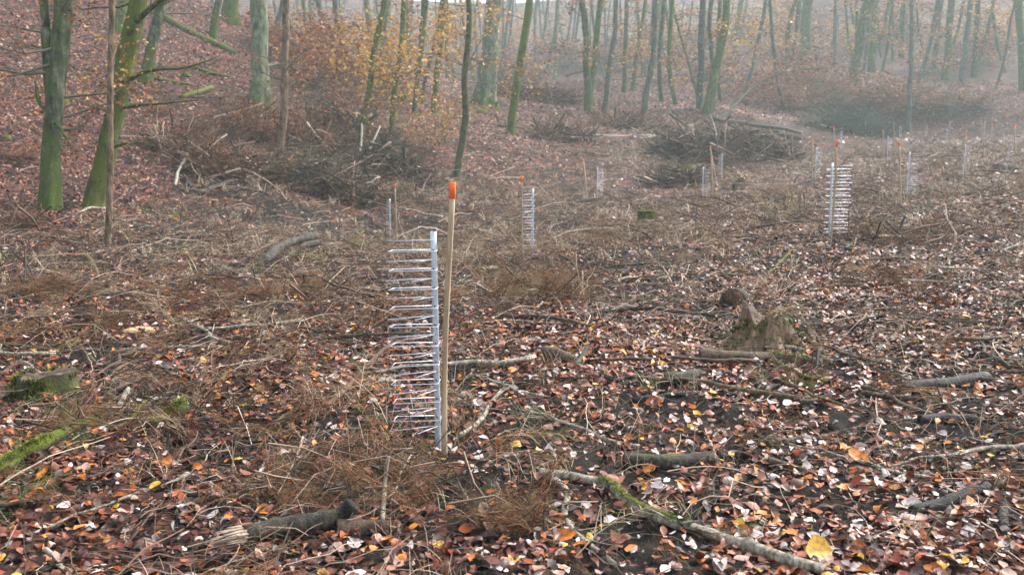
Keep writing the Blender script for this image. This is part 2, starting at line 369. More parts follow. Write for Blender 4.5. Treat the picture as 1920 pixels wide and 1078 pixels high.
bs.inputs['Base Color'].default_value = (.015,.015,.02,1); bs.inputs['Roughness'].default_value = .6
# ground: damp soil, needles and leaf fragments
m, n, bs = mat('forest_floor'); M_ground = m
tc = N(n, 'ShaderNodeTexCoord')
n1 = noise(n, 1.2, 6, .7, tc.outputs['Object']); n2 = noise(n, 18, 5, .75, tc.outputs['Object'])
vo = N(n, 'ShaderNodeTexVoronoi'); vo.inputs['Scale'].default_value = 16; n.links.new(tc.outputs['Object'], vo.inputs['Vector'])
s1 = N(n, 'ShaderNodeSeparateColor'); n.links.new(vo.outputs['Color'], s1.inputs[0])
rl = ramp(n, [(0, (.012,.007,.005)), (.3, (.05,.022,.014)), (.6, (.11,.05,.033)), (.85, (.19,.10,.075)), (.95, (.26,.09,.03))], 'CONSTANT'); n.links.new(s1.outputs[0], rl.inputs[0])
rs_ = ramp(n, [(.3, (.004,.0032,.0028)), (.7, (.020,.014,.010))]); n.links.new(n2.outputs['Fac'], rs_.inputs[0])
cov = N(n, 'ShaderNodeAttribute', attribute_name='rnd')
ma = N(n, 'ShaderNodeMath', operation='MULTIPLY_ADD'); n.links.new(n1.outputs['Fac'], ma.inputs[0]); ma.inputs[1].default_value = .9; n.links.new(cov.outputs['Fac'], ma.inputs[2])
rc = ramp(n, [(.62, (0,) * 3), (.82, (1,) * 3)]); n.links.new(ma.outputs[0], rc.inputs[0])
n.links.new(mix(n, rc.outputs[0], rs_.outputs[0], rl.outputs[0]), bs.inputs['Base Color']); bs.inputs['Roughness'].default_value = .9; bs.inputs['Specular IOR Level'].default_value = .15
bump(n, n2.outputs['Fac'], bs, .9, .03)
# ------------------------------------------------------------------ the ground sheet
rr = [0.3]
while rr[-1] < 415: rr.append(rr[-1] * (1.0085 if rr[-1] > 2 else 1.15) + (0.0))
rr = np.array(rr)
tt = np.concatenate([np.linspace(-math.pi, -R_(40), 50)[:-1], np.linspace(-R_(40), R_(40), 560), np.linspace(R_(40), math.pi, 50)[1:]])
gx = rr[:, None] * np.sin(tt)[None]; gy = rr[:, None] * np.cos(tt)[None]; gz = H(gx, gy)
idx = np.arange(gx.size).reshape(gx.shape)
Q = np.stack([idx[:-1, :-1], idx[:-1, 1:], idx[1:, 1:], idx[1:, :-1]], -1).reshape(-1, 4)[:, ::-1]
GP = project(gx, gy, gz)
def cover(x, y):
    """0 bare soil .. 1 leaf strewn, used by ground colour and litter"""
    r = np.hypot(x, y)
    hill = np.clip((r - 20) / 12, 0, 1)
    c = .60 + 1.5 * fbm(x * .9, y * .9, 40, 3)
    return np.clip(np.maximum(c, hill * .75), 0, 1)
g = link('ground', mesh_np('ground', np.stack([gx, gy, gz], -1), [Q], {'rnd': (cover(gx, gy) * .35).ravel()}, True), M_ground)
tag(g, 'leaf strewn brown forest floor of the clearing and its wooded slopes', 'ground', kind='structure')
# ------------------------------------------------------------------ litter
def scatter(r0, r1, dens, half=34):
    if half > 31: half = 62 if r1 <= 16 else 46 if r1 <= 26 else 38
    a = R_(half); n_ = int(dens * a * (r1 * r1 - r0 * r0))
    r = np.sqrt(rng.random(n_) * (r1 * r1 - r0 * r0) + r0 * r0); t = (rng.random(n_) * 2 - 1) * a
    return r * np.sin(t), r * np.cos(t)
def is_forest(x, y, z):
    """beech slopes (pale leaf carpet) against the felled clearing (brushwood)"""
    px, py, d = project(x, y, z)
    left = np.clip((np.interp(py, [0, 200, 300, 380, 430], [620, 420, 330, 330, 120]) - px) / 60 + .5, 0, 1) * (py < 440)
    valley = np.clip((py < 330) * (px > 760) * (np.interp(py, [150, 215, 260, 330], [1950, 1500, 1180, 1000]) - px) / 60 + .2, 0, 1)
    far = np.clip((d - 68) / 10, 0, 1)
    return np.maximum(np.maximum(left, valley * .8), far)
litter = MB(); hill = MB()
for (r0, r1, dens, size, simple) in [(1.8, 6, 1250, .055, False), (6, 11, 980, .055, False), (11, 20, 480, .062, False), (20, 36, 190, .085, True), (36, 62, 70, .12, True), (62, 110, 18, .20, True)]:
    x, y = scatter(r0, r1, dens); z = H(x, y)
    px, py, d = project(x, y, z); fo = is_forest(x, y, z)
    right = np.clip((px - 850) / 500, 0, 1)
    c = cover(x, y)
    prob = np.where(rng.random(len(x)) < .75, c, .4) * (.68 + .32 * right)
    prob = prob * np.clip(1.25 - d / 30, .35, 1)
    prob = np.maximum(prob, fo * .95)
    k = rng.random(len(x)) < prob
    x, y, z, fo, right = x[k], y[k], z[k], fo[k], right[k]; M = len(x)
    Nn = Hn(x, y) + rng.standard_normal((M, 3)) * np.array([.25, .25, .1]); Nn /= np.linalg.norm(Nn, axis=-1, keepdims=True)
    s = size * .92 * np.exp(np.clip(.34 * rng.standard_normal(M), -.9, .42)); lift = np.abs(rng.standard_normal(M)) * .018 + .006
    P = np.stack([x, y, z + lift], -1)
    cup = rng.standard_normal(M) * .28 + .12; bend = rng.standard_normal(M) * .30
    rv = rng.random(M)
    dark = (rng.random(M) > (.55 + .45 * right)) & (rv > .3) & (rv < .8); rv[dark] *= .4
    px, py, d = project(x, y, z)
    mute = (rv > .80) & (rng.random(M) < np.clip((d - 9) / 20, 0, .6)); rv[mute] -= .45
    pale = (rv > .54) & (rv < .66) & (rng.random(M) < np.clip((d - 9) / 20, 0, .7)); rv[pale] -= .22
    isf = rng.random(M) < fo
    for sel, mb in ((~isf, litter), (isf, hill)):
        if sel.sum() == 0: continue
        V, Qd, Tr = leaves(P[sel], Nn[sel], rng.random(sel.sum()) * 6.283, s[sel], cup[sel], bend[sel], simple)
        mb.add(V, Qd, Tr, np.repeat(rv[sel], 4 if simple else 10))
o = link('leaf_litter', litter.mesh('leaf_litter', False), M_leaf); tag(o, 'wet fallen beech leaves strewn over the felled clearing', 'fallen leaves', kind='stuff')
o = link('hillside_leaf_carpet', hill.mesh('hillside_leaf_carpet', False), M_hill); tag(o, 'muted red brown leaf carpet under the trees on the slopes', 'leaf carpet', kind='stuff')
# loose twigs
tw = MB()
def twigset(x, y, Lr, rad, K, bow, upr, S=3, base=None):
    M = len(x); z = H(x, y)
    a = rng.random(M) * 6.283; L = Lr[0] + (Lr[1] - Lr[0]) * rng.random(M) ** 2
    el = rng.standard_normal(M) * upr
    D = np.stack([np.cos(a) * np.cos(el), np.sin(a) * np.cos(el), np.sin(np.abs(el))], -1)
    side = np.stack([-np.sin(a), np.cos(a), np.zeros(M)], -1)
    t = np.linspace(0, 1, K)
    bw = rng.standard_normal(M) * bow; bz = np.abs(rng.standard_normal(M)) * bow
    P = np.stack([x, y, z + .008], -1)[:, None] + D[:, None] * (t[None, :, None] * L[:, None, None])
    P = P + side[:, None] * (np.sin(t * math.pi)[None, :, None] * (bw * L)[:, None, None])
    P[:, :, 2] += np.sin(t * math.pi)[None] * (bz * L)[:, None] * .6
    P = P + rng.standard_normal(P.shape) * (L * .02)[:, None, None]
    gzv = H(P[:, :, 0], P[:, :, 1]); P[:, :, 2] = np.maximum(P[:, :, 2], gzv + rad * .5)
    Rr = rad * (.5 + rng.random(M))[:, None] * (1 - .6 * t)[None]
    V, Qd = batch_tubes(P, Rr, S)
    rv = rng.random(M) ** 1.35 if base is None else np.clip(base + .25 * rng.standard_normal(M), 0, 1)
    tw.add(V, Qd, None, np.repeat(rv, K * S))
for (r0, r1, dn, Lr, rad, K, bow, upr) in [(1.8, 8, 330, (.05, .40), .0022, 6, .16, .22), (1.8, 8, 45, (.2, .9), .0042, 7, .08, .10), (8, 16, 130, (.1, .6), .0035, 5, .15, .25),
        (8, 20, 20, (.3, 1.3), .006, 6, .08, .12), (16, 34, 30, (.2, .9), .007, 4, .15, .3), (20, 60, 3.5, (.5, 2.0), .014, 5, .1, .15)]:
    x, y = scatter(r0, r1, dn); z = H(x, y); fo = is_forest(x, y, z); pxx = project(x, y, z)[0]
    k = rng.random(len(x)) < (1 - .8 * fo) * np.clip(.62 + 1.6 * fbm(x * .8, y * .8, 88, 2), .12, 1); twigset(x[k], y[k], Lr, rad, K, bow, upr)
o = link('twig_litter', tw.mesh('twig_litter', False), M_twig); tag(o, 'thin brown and grey twigs scattered all over the clearing', 'twigs', kind='stuff')
# dead conifer brushwood: fine side-branched sprays
def spray_proto(seed, L=.6, ns=22, sub=5):
    g_ = np.random.default_rng(seed); K = 5; t = np.linspace(0, 1, K)
    stem = np.stack([t * L, .06 * L * np.sin(t * 3 + seed), .10 * L * np.sin(t * math.pi)], -1)[None]
    rs0 = (.0045 * (1 - .8 * t))[None]
    si = []; sr = []; te = []; tr_ = []
    for i in range(ns):
        u = .1 + .88 * i / ns; b = np.array([u * L, .06 * L * math.sin(u * 3 + seed), .10 * L * math.sin(u * math.pi)])
        sg = 1 if i % 2 else -1; l = L * (.42 * (1 - u) + .12) * g_.uniform(.6, 1.3)
        ang = R_(g_.uniform(40, 75)) * sg; dirv = np.array([math.cos(ang), math.sin(ang), g_.uniform(-.35, .35)])
        tt_ = np.linspace(0, 1, 4)[:, None]; drop = np.array([0, 0, -1.]) * (tt_ ** 2) * l * g_.uniform(-.2, .5)
        p = b + dirv * tt_ * l + drop; si.append(p); sr.append(.0025 * (1 - .6 * tt_[:, 0]))
        for j in range(sub):
            v = (j + 1) / (sub + 1); q = b + dirv * v * l + drop[2] * v * v; sg2 = 1 if j % 2 else -1
            d2 = np.array([math.cos(ang + sg2 * .9), math.sin(ang + sg2 * .9), g_.uniform(-.5, .5)]) * l * .35 * g_.uniform(.5, 1.3)
            te.append(np.array([q, q + d2])); tr_.append([.0012, .0006])
    out = []
    V, Qd = batch_tubes(stem, rs0, 3); out.append((V, Qd))
    V, Qd = batch_tubes(np.array(si), np.array(sr), 3); out.append((V, Qd))
    te = np.array(te); w_ = np.array([0, 0, 1.]) * .0016 + np.array([.0012, 0, 0])
    Vt = np.stack([te[:, 0] - w_, te[:, 1] - w_ * .4, te[:, 1] + w_ * .4, te[:, 0] + w_], 1).reshape(-1, 3)
    out.append((Vt, np.arange(len(Vt)).reshape(-1, 4)))
    Vs = []; Qs = []; n0 = 0
    for V, Qd in out: Vs.append(V); Qs.append(Qd + n0); n0 += len(V)
    tone = np.concatenate([np.full(15, -.1), np.repeat(g_.normal(size=ns) * .16, 12), np.repeat(g_.normal(size=len(te)) * .22, 4)])
    return np.concatenate(Vs), np.concatenate(Qs), tone
SP = [spray_proto(s) for s in range(8)]
SPL = [spray_proto(s + 20, .6, 12, 2) for s in range(5)]
def add_sprays(mb, x, y, z, scale, tilt, thick=1.0, lo=False, val=None, protos=None):
    M = len(x); pr = protos or (SPL if lo else SP)
    which = rng.integers(0, len(pr), M)
    for w_ in range(len(pr)):
        s = which == w_; m_ = s.sum()
        if not m_: continue
        V, Qd, tone = pr[w_]
        a = rng.random(m_) * 6.283; b = rng.standard_normal(m_) * tilt + .12; c = rng.standard_normal(m_) * .7
        ca_, sa_ = np.cos(a), np.sin(a); cb, sb = np.cos(b), np.sin(b); cc, sc_ = np.cos(c), np.sin(c)
        X = np.stack([ca_ * cb, sa_ * cb, sb], -1); Y0 = np.stack([-sa_, ca_, 0 * a], -1); Z0 = np.cross(X, Y0)
        Y = Y0 * cc[:, None] + Z0 * sc_[:, None]; Z = np.cross(X, Y)
        S_ = scale[s][:, None, None]
        VV = np.stack([x[s], y[s], z[s]], -1)[:, None] + S_ * (V[None, :, :1] * X[:, None] + V[None, :, 1:2] * Y[:, None] + V[None, :, 2:] * Z[:, None])
        off = (np.arange(m_) * len(V))[:, None, None]
        rv = rng.random(m_) if val is None else np.clip(val + .2 * rng.standard_normal(m_), 0, 1)
        mb.add(VV.reshape(-1, 3), (Qd[None] + off).reshape(-1, 4), None, np.clip(np.repeat(rv, len(V)) + np.tile(tone, m_), 0, 1))
br = MB()
for (r0, r1, dn, s0, s1, lo) in [(2.0, 6, 11, .35, 1.0, False), (6, 12, 8, .5, 1.1, False), (12, 24, 4.2, .8, 1.5, True), (24, 42, 2.0, 1.1, 2.2, True), (42, 66, .5, 2, 3.4, True)]:
    x, y = scatter(r0, r1, dn, 33); z = H(x, y); px, py, d = project(x, y, z); fo = is_forest(x, y, z)
    dens = np.clip(.50 + 2.0 * fbm(x * .6, y * .6, 77, 2), .05, 1)
    dens = dens * np.where((px > 1050) & (py > 480), .30, 1.0) * (1 - .92 * fo)
    k = rng.random(len(x)) < dens
    x, y, z = x[k], y[k], z[k]; sc_ = s0 + (s1 - s0) * rng.random(len(x)) ** 1.5
    add_sprays(br, x, y, z + .02, sc_, .22, lo=lo, val=.5)
o = link('brushwood_litter', br.mesh('brushwood_litter', False), M_brush); tag(o, 'fine dead conifer brushwood matted over the clearing floor', 'brushwood', kind='stuff')
bm2 = MB()
for (r0, r1, dn, s0, s1, lo) in [(2.2, 7, 9, .35, .8, False), (7, 14, 11, .45, .9, False), (14, 26, 7, .7, 1.2, True), (26, 44, 3.2, 1.0, 1.8, True), (44, 64, 1.2, 1.6, 2.6, True)]:
    x, y = scatter(r0, r1, dn, 33); z = H(x, y); px, py, d = project(x, y, z); fo = is_forest(x, y, z)
    dens = np.clip(.5 + 1.7 * fbm(x * .5 + 3, y * .5, 91, 2), .08, 1) * np.clip(1.25 - (px - 700) / 900 * np.clip(1.6 - d / 16, 0, 1), .12, 1) * (1 - .95 * fo)
    k = rng.random(len(x)) < dens; x, y, z = x[k], y[k], z[k]; lift = np.abs(rng.standard_normal(len(x))) * .05
    add_sprays(bm2, x, y, z + .02 + lift, s0 + (s1 - s0) * rng.random(len(x)), .30, lo=lo)
M_brk = rnd_mat('dead_bracken', [(0, (.03,.015,.009)), (.3, (.10,.055,.032)), (.6, (.21,.135,.085)), (.85, (.36,.27,.18)), (.97, (.48,.40,.29)), (1, (.17,.19,.06))], .9, .1)
o = link('bracken_mat', bm2.mesh('bracken_mat', False), M_brk); tag(o, 'straw brown dead bracken and brash matted across the clearing', 'bracken', kind='stuff')
cr_ = MB()
TET = np.array([(1,0,-.4),(-.5,.87,-.4),(-.5,-.87,-.4),(0,0,.9)]); TF = np.array([(0,1,3),(1,2,3),(2,0,3)])
for (r0, r1, dn, s0, s1) in [(1.8, 7, 900, .004, .014), (7, 14, 350, .006, .02), (14, 30, 60, .012, .035)]:
    x, y = scatter(r0, r1, dn); z = H(x, y); fo = is_forest(x, y, z); k = rng.random(len(x)) < (1 - fo) * np.clip(.45 + 1.4 * fbm(x * 1.1, y * 1.1, 63, 2), .05, 1); x, y, z = x[k], y[k], z[k]; M = len(x)
    sc_ = s0 + (s1 - s0) * rng.random(M) ** 3; T_ = TET[None] * (1 + .5 * rng.standard_normal((M, 4, 3)) * .6) * sc_[:, None, None] * (1 + rng.random((M, 1, 3)) * 1.2)
    a = rng.random(M) * 6.283; c_, s__ = np.cos(a)[:, None], np.sin(a)[:, None]
    V = np.stack([T_[..., 0] * c_ - T_[..., 1] * s__, T_[..., 0] * s__ + T_[..., 1] * c_, T_[..., 2]], -1) + np.stack([x, y, z + sc_ * .3], -1)[:, None]
    cr_.add(V.reshape(-1, 3), None, (TF[None] + (np.arange(M) * 4)[:, None, None]).reshape(-1, 3), np.repeat(rng.random(M), 4))
M_crumb = rnd_mat('soil_crumb', [(0, (.004,.003,.003)), (.5, (.014,.010,.008)), (.8, (.05,.032,.02)), (.93, (.20,.14,.09)), (1, (.4,.3,.2))], .85, .2)
o = link('soil_crumbs', cr_.mesh('soil_crumbs', False), M_crumb); tag(o, 'dark soil crumbs and wood chips strewn between the leaves', 'soil crumbs', kind='stuff')
# moss and grass tufts
gs = MB()
def tufts(mb, P, cnt, hgt, spread, wd=.0025):
    M = len(P); P = np.repeat(P, cnt, 0); m_ = len(P); hgt = np.repeat(hgt, cnt); spread = np.repeat(spread, cnt)
    a = rng.random(m_) * 6.283; r = spread * np.sqrt(rng.random(m_)); b = P + np.stack([np.cos(a) * r, np.sin(a) * r, 0 * r], -1)
    a2 = rng.random(m_) * 6.283; l = hgt * (.5 + rng.random(m_)); lean = .3 + 1.3 * rng.random(m_)
    tip = b + np.stack([np.cos(a2) * lean * l, np.sin(a2) * lean * l, l], -1); mid = (b + tip) / 2 + np.array([0, 0, 1.]) * (l * .12)[:, None]
    sd = np.stack([-np.sin(a2), np.cos(a2), 0 * a2], -1) * (wd * (hgt / .05) ** .5)[:, None]
    V = np.stack([b - sd, b + sd, mid + sd * .8, mid - sd * .8, tip], 1).reshape(-1, 3); o_ = (np.arange(m_) * 5)[:, None]
    mb.add(V, np.array([[0, 1, 2, 3]]) + o_, np.array([[3, 2, 4]]) + o_, np.repeat(rng.random(m_), 5))
x, y = scatter(2, 14, .9); z = H(x, y); pxx = project(x, y, z)[0]; k = (rng.random(len(x)) < np.where(pxx > 1000, .3, .9)); P = np.stack([x, y, z], -1)[k]
tufts(gs, P, 26, .02 + .05 * rng.random(len(P)), .03 + .10 * rng.random(len(P)))
x, y = scatter(14, 60, .12); z = H(x, y); fo = is_forest(x, y, z); k = fo < .5; P = np.stack([x, y, z], -1)[k]
tufts(gs, P, 30, .06 + .16 * rng.random(len(P)), .1 + .4 * rng.random(len(P)), .004)
o = link('grass_and_moss', gs.mesh('grass_and_moss', False), M_grass); tag(o, 'little green tufts of moss and grass between the leaves', 'grass', kind='stuff')
# dry tan stalks standing through the mid clearing
st = MB()
for (r0, r1, dn, h0, wd) in [(2.5, 10, 7, .09, .0013), (10, 24, 7.0, .13, .0022), (24, 62, 3.2, .18, .0045)]:
    x, y = scatter(r0, r1, dn); z = H(x, y); fo = is_forest(x, y, z); k = (rng.random(len(x)) < (1 - fo) * np.clip(.5 + 1.5 * fbm(x * .5, y * .5, 5, 2), .05, 1)); P = np.stack([x, y, z], -1)[k]
    tufts(st, P, 14, h0 * (.5 + rng.random(len(P))), .05 + h0 * .8 * rng.random(len(P)), wd)
M_straw = rnd_mat('dry_straw', [(0, (.12,.075,.045)), (.4, (.26,.18,.12)), (.75, (.42,.33,.23)), (.93, (.52,.44,.33)), (1, (.22,.24,.08))], .85, .15)
o = link('dry_stalks', st.mesh('dry_stalks', False), M_straw); tag(o, 'dry tan grass stalks standing among the brushwood', 'dry grass', kind='stuff')
# ------------------------------------------------------------------ tree guards (tube with wire prongs) and marker stakes
def guard_parts():
    g0 = {}
    Hh = 1.2; r = .0170
    P = np.array([[0, 0, z] for z in np.linspace(-.12, Hh, 12)])
    th = np.arange(16) / 16 * 2 * math.pi
    V = []; Qs = []; n0 = 0
    # a rolled tube, open at the top: outer and inner wall
    ring = lambda rad, z: np.stack([rad * np.cos(th), rad * np.sin(th), np.full(16, z)], -1)
    rows = [ring(r, z) for z in np.linspace(-.12, Hh, 14)] + [ring(r - .0025, Hh), ring(r - .0025, Hh - .15)]
    V = np.concatenate(rows); idx = np.arange(len(V)).reshape(-1, 16)
    A, B = idx[:-1], idx[1:]
    Q = np.stack([A, np.roll(A, -1, 1), np.roll(B, -1, 1), B], -1).reshape(-1, 4)
    g0['tube'] = mesh_np('tube', V, [Q], None, True)
    return g0
GP_ = guard_parts()
def wire_mesh(paths, rad):
    mb = MB()
    for p in paths:
        p = np.array(p, float)
        # rounded bends: short extra points beside each corner
        q = [p[0]]
        for i in range(1, len(p) - 1):
            a = p[i - 1] - p[i]; b = p[i + 1] - p[i]; k = .008
            q += [p[i] + a / np.linalg.norm(a) * k, p[i] + b / np.linalg.norm(b) * k]
        q.append(p[-1]); V, Qd, T = tube_obj(np.array(q), np.full(len(q), rad), 6, 0); mb.add(V, Qd, T)
    return mb.mesh('wire_loop')
WR = .0023
quad = wire_mesh([[(.004, .02, 0), (-.222, .012, 0), (-.236, -.118, 0), (.018, -.108, 0), (.0195, .012, 0)]], WR)
vee = wire_mesh([[(.0, -.004, 0), (-.248, -.10, -.003)], [(.004, -.012, 0), (-.10, -.16, -.003)]], WR)
top1 = wire_mesh([[(.004, -.018, 0), (-.245, -.022, 0)]], WR)
GPROTO = None
def make_guard(loc, rz, label, s=1.0, wide=1.0, leanx=0, tilt=0, group='wire tree guards standing across the clearing'):
    global GPROTO
    if GPROTO is None:
        t = empty('wire_tree_guard', loc, label, 'tree guard', group)
        link('tube', GP_['tube'], M_tube, t)
        kids = []
        z = 1.155; link('wire_loop', top1, M_wire, t, (0, 0, z)); z -= .053; k = 0
        while z > .13:
            o = link('wire_loop', quad if k % 2 == 0 else vee, M_wire, t, (0, 0, z)); z -= .0505; k += 1
            o.rotation_euler = (rng.normal() * .012, rng.normal() * .014, rng.normal() * .04)
        h = MB()
        for i in range(20):
            zz = 1.102 - .0505 * i; a = math.pi * 1.47
            P = np.array([[math.cos(a) * .0150, math.sin(a) * .0150, zz], [math.cos(a) * .0181, math.sin(a) * .0181, zz]])
            V, Qd, T = tube_obj(P, [.0048, .0048], 8, 0); h.add(V, Qd, T)
        link('punched_holes', h.mesh('punched_holes'), M_hole, t)
        GPROTO = t
    else:
        t = GPROTO.copy(); C.objects.link(t)
        for ch in list(GPROTO.children):
            c = ch.copy(); C.objects.link(c); c.parent = t
            if ch.name.startswith('wire_loop'): c.scale = (wide, wide, 1)
        t.location = loc; t['label'] = label
    t.rotation_euler = (tilt, leanx, rz); t.scale = (s, s, s)
    return t
def stake_mesh(Hh, w_, seed):
    n = 14; mb = MB(); z = np.linspace(-.12, Hh, n); V = []
    for i, zz in enumerate(z):
        o_ = np.array([.010 * math.sin(zz * 3.1 + seed), .008 * math.cos(zz * 2.3 + seed)])
        for (sx, sy) in ((-1, -1), (1, -1), (1, 1), (-1, 1)):
            ww = w_ * (.5 + .04 * fbm(np.array([zz * 6.0]), np.array([sx * 3.0 + sy]), seed, 2)[0])
            V.append((o_[0] + sx * ww, o_[1] + sy * ww * .9, zz))
    idx = np.arange(n * 4).reshape(n, 4); A, B = idx[:-1], idx[1:]
    Q = np.stack([A, np.roll(A, -1, 1), np.roll(B, -1, 1), B], -1).reshape(-1, 4)
    Q = np.vstack([Q, idx[-1][None], idx[0][::-1][None]])
    return mesh_np('shaft', np.array(V), [Q])
def make_stake(base, top, label, w_=.034, tip=.085, painted=True, seed=0, group='orange tipped marker stakes beside the tree guards'):
    base = np.array(base); v = np.array(top) - base; L = np.linalg.norm(v)
    t = empty('marker_stake', base, label, 'stake', group)
    q = Vector(v).to_track_quat('Z', 'Y'); t.rotation_euler = q.to_euler()
    link('shaft', stake_mesh(L - (tip if painted else 0), w_, seed), M_stake, t)
    if painted:
        bm_ = MB(); hw = w_ * .56; z0, z1 = L - tip, L
        V = [(sx * hw * k, sy * hw * .9 * k, z) for z, k in ((z0 - .004, 1), (z1 - .006, 1.06), (z1, .95)) for sx, sy in ((-1, -1), (1, -1), (1, 1), (-1, 1))]
        V = np.array(V) + np.array([.010 * math.sin((L - tip) * 3.1 + seed), .008 * math.cos((L - tip) * 2.3 + seed), 0])
        idx = np.arange(12).reshape(3, 4); A, B = idx[:-1], idx[1:]
        Q = np.stack([A, np.roll(A, -1, 1), np.roll(B, -1, 1), B], -1).reshape(-1, 4); Q = np.vstack([Q, idx[-1][None], idx[0][::-1][None]])
        link('painted_tip', mesh_np('painted_tip', V, [Q]), M_or, t)
    return t
# (tube px, top py, base py, wire turn deg, wide, label, stake base px,py, stake top px,py, stake label)
GD = [
 (822,430,845,  0,1.0,'nearest and largest wire tree guard, its wires pointing left, grey tube beside the nearest stake',(834,838),(845,342),'nearest wooden marker stake, the tallest in view, with a square orange tip'),
 (999,353,480, 12,.85,'wire tree guard alone beyond the nearest one, tube on its right side',(981,476),(977,330),'stake with orange tip touching the left edge of the guard in the middle distance'),
 (1555,305,455,186,1.4,'wire tree guard with wires pointing right, second nearest in the clearing',(1559,457),(1569,263),'thick leaning stake with orange tip in front of the right hand guard'),
 (732,372,446, 25,.6,'small narrow guard seen past the top of the nearest guard',(743,462),(741,345),'slim stake with orange tip just left of the nearest guard top'),
 (1699,285,376,160,.9,'guard with close white rungs standing right of an orange tipped stake in the right middle',(1688,383),(1686,266),'dark weathered stake with orange tip left of the close runged guard'),
 (1805,271,337,185,.9,'tidy guard with pale tube on its left and its stake top hidden behind it',(1809,336),(1810,252),'stake almost hidden behind a guard with only the orange tip showing above'),
 (1891,262,297,180,1.1,'guard at the right edge of the clearing with grey rungs above its tube',(1904,294),(1902,233),'leaning stake with orange tip at the far right edge'),
 (1528,277,338,178,.9,'hazy guard behind the second nearest one, right of a thin stake',(1523,339),(1523,262),'thin stake with orange tip left of the hazy guard'),
 (1577,246,282, 15,.8,'distant pale guard behind the large leaning stake tip',(1566,280),(1563,237),'distant stake with orange tip above the large leaning stake'),
 (1663,256,303,175,.9,'pale guard with faint rungs in the back centre right of the clearing',(1657,306),(1656,243),'pale stake with orange tip beside the faint runged guard'),
 (1686,237,265, 90,.8,'very faint tube guard directly above the dark weathered stake',(1676,262),(1676,229),'faint unpainted grey stake near the back edge of the clearing'),
 (1737,233,258, 20,.8,'faint guard in front of the dark green brush at the back',(1733,256),(1734,226),'short faint stake by the dark green brush'),
 (1775,241,272, 30,.8,'faint double looking guard left of a reddish stake tip at the back',(1781,271),(1781,228),'distant stake with reddish orange tip in front of green brush'),
 (1845,227,257,  0,.6,'slightly leaning bright tube guard at the far back right',(1841,256),(1840,220),'barely visible stake left of the leaning bright tube'),
 (1857,238,268,170,.7,'faint guard right of the leaning bright tube guard',(1860,266),(1860,230),'distant stake with long orange tip at the back right'),
 (1120,314,376,183,1.0,'guard with rungs to the right, alone in the middle of the clearing',(1101,374),(1093,298),'thin reddish stake standing apart to the left of the central guard'),
 (1317,313,378, 95,1.2,'guard with rungs on both sides of the tube below the brush pile',(1336,375),(1334,295),'stake with orange tip right of the two sided guard'),
 (1353,288,337, 8,.9,'guard with its tube on the right, standing right below the big brush pile',(1342,340),(1331,275),'crookedly leaning stake crossing behind another below the brush pile'),
]
for i, (gx_, ty, by, rz, wd, lab, sb, stp, slab) in enumerate(GD):
    p, d = hit(gx_, by)
    top = pt(gx_, ty, d); hh = top[2] - p[2]
    make_guard(p, R_(rz), lab, hh / 1.2, wd, leanx=R_(-.9) if i == 0 else R_(rng.normal() * .8), tilt=R_(-3) if i == 0 else 0)
    sp_, sd = hit(*sb)
    if i == 0: sd = d - .10; sp_ = pt(sb[0], sb[1], sd)
    elif abs(sd - d) > 2: sd = d * (.99); sp_ = pt(sb[0], sb[1], sd)
    tp = pt(stp[0], stp[1], sd)
    make_stake(sp_, tp, slab, .027 if i < 3 else .032 + .0003 * sd, .085 if i == 0 else .10, painted=(i not in (10, 11, 13)), seed=i)
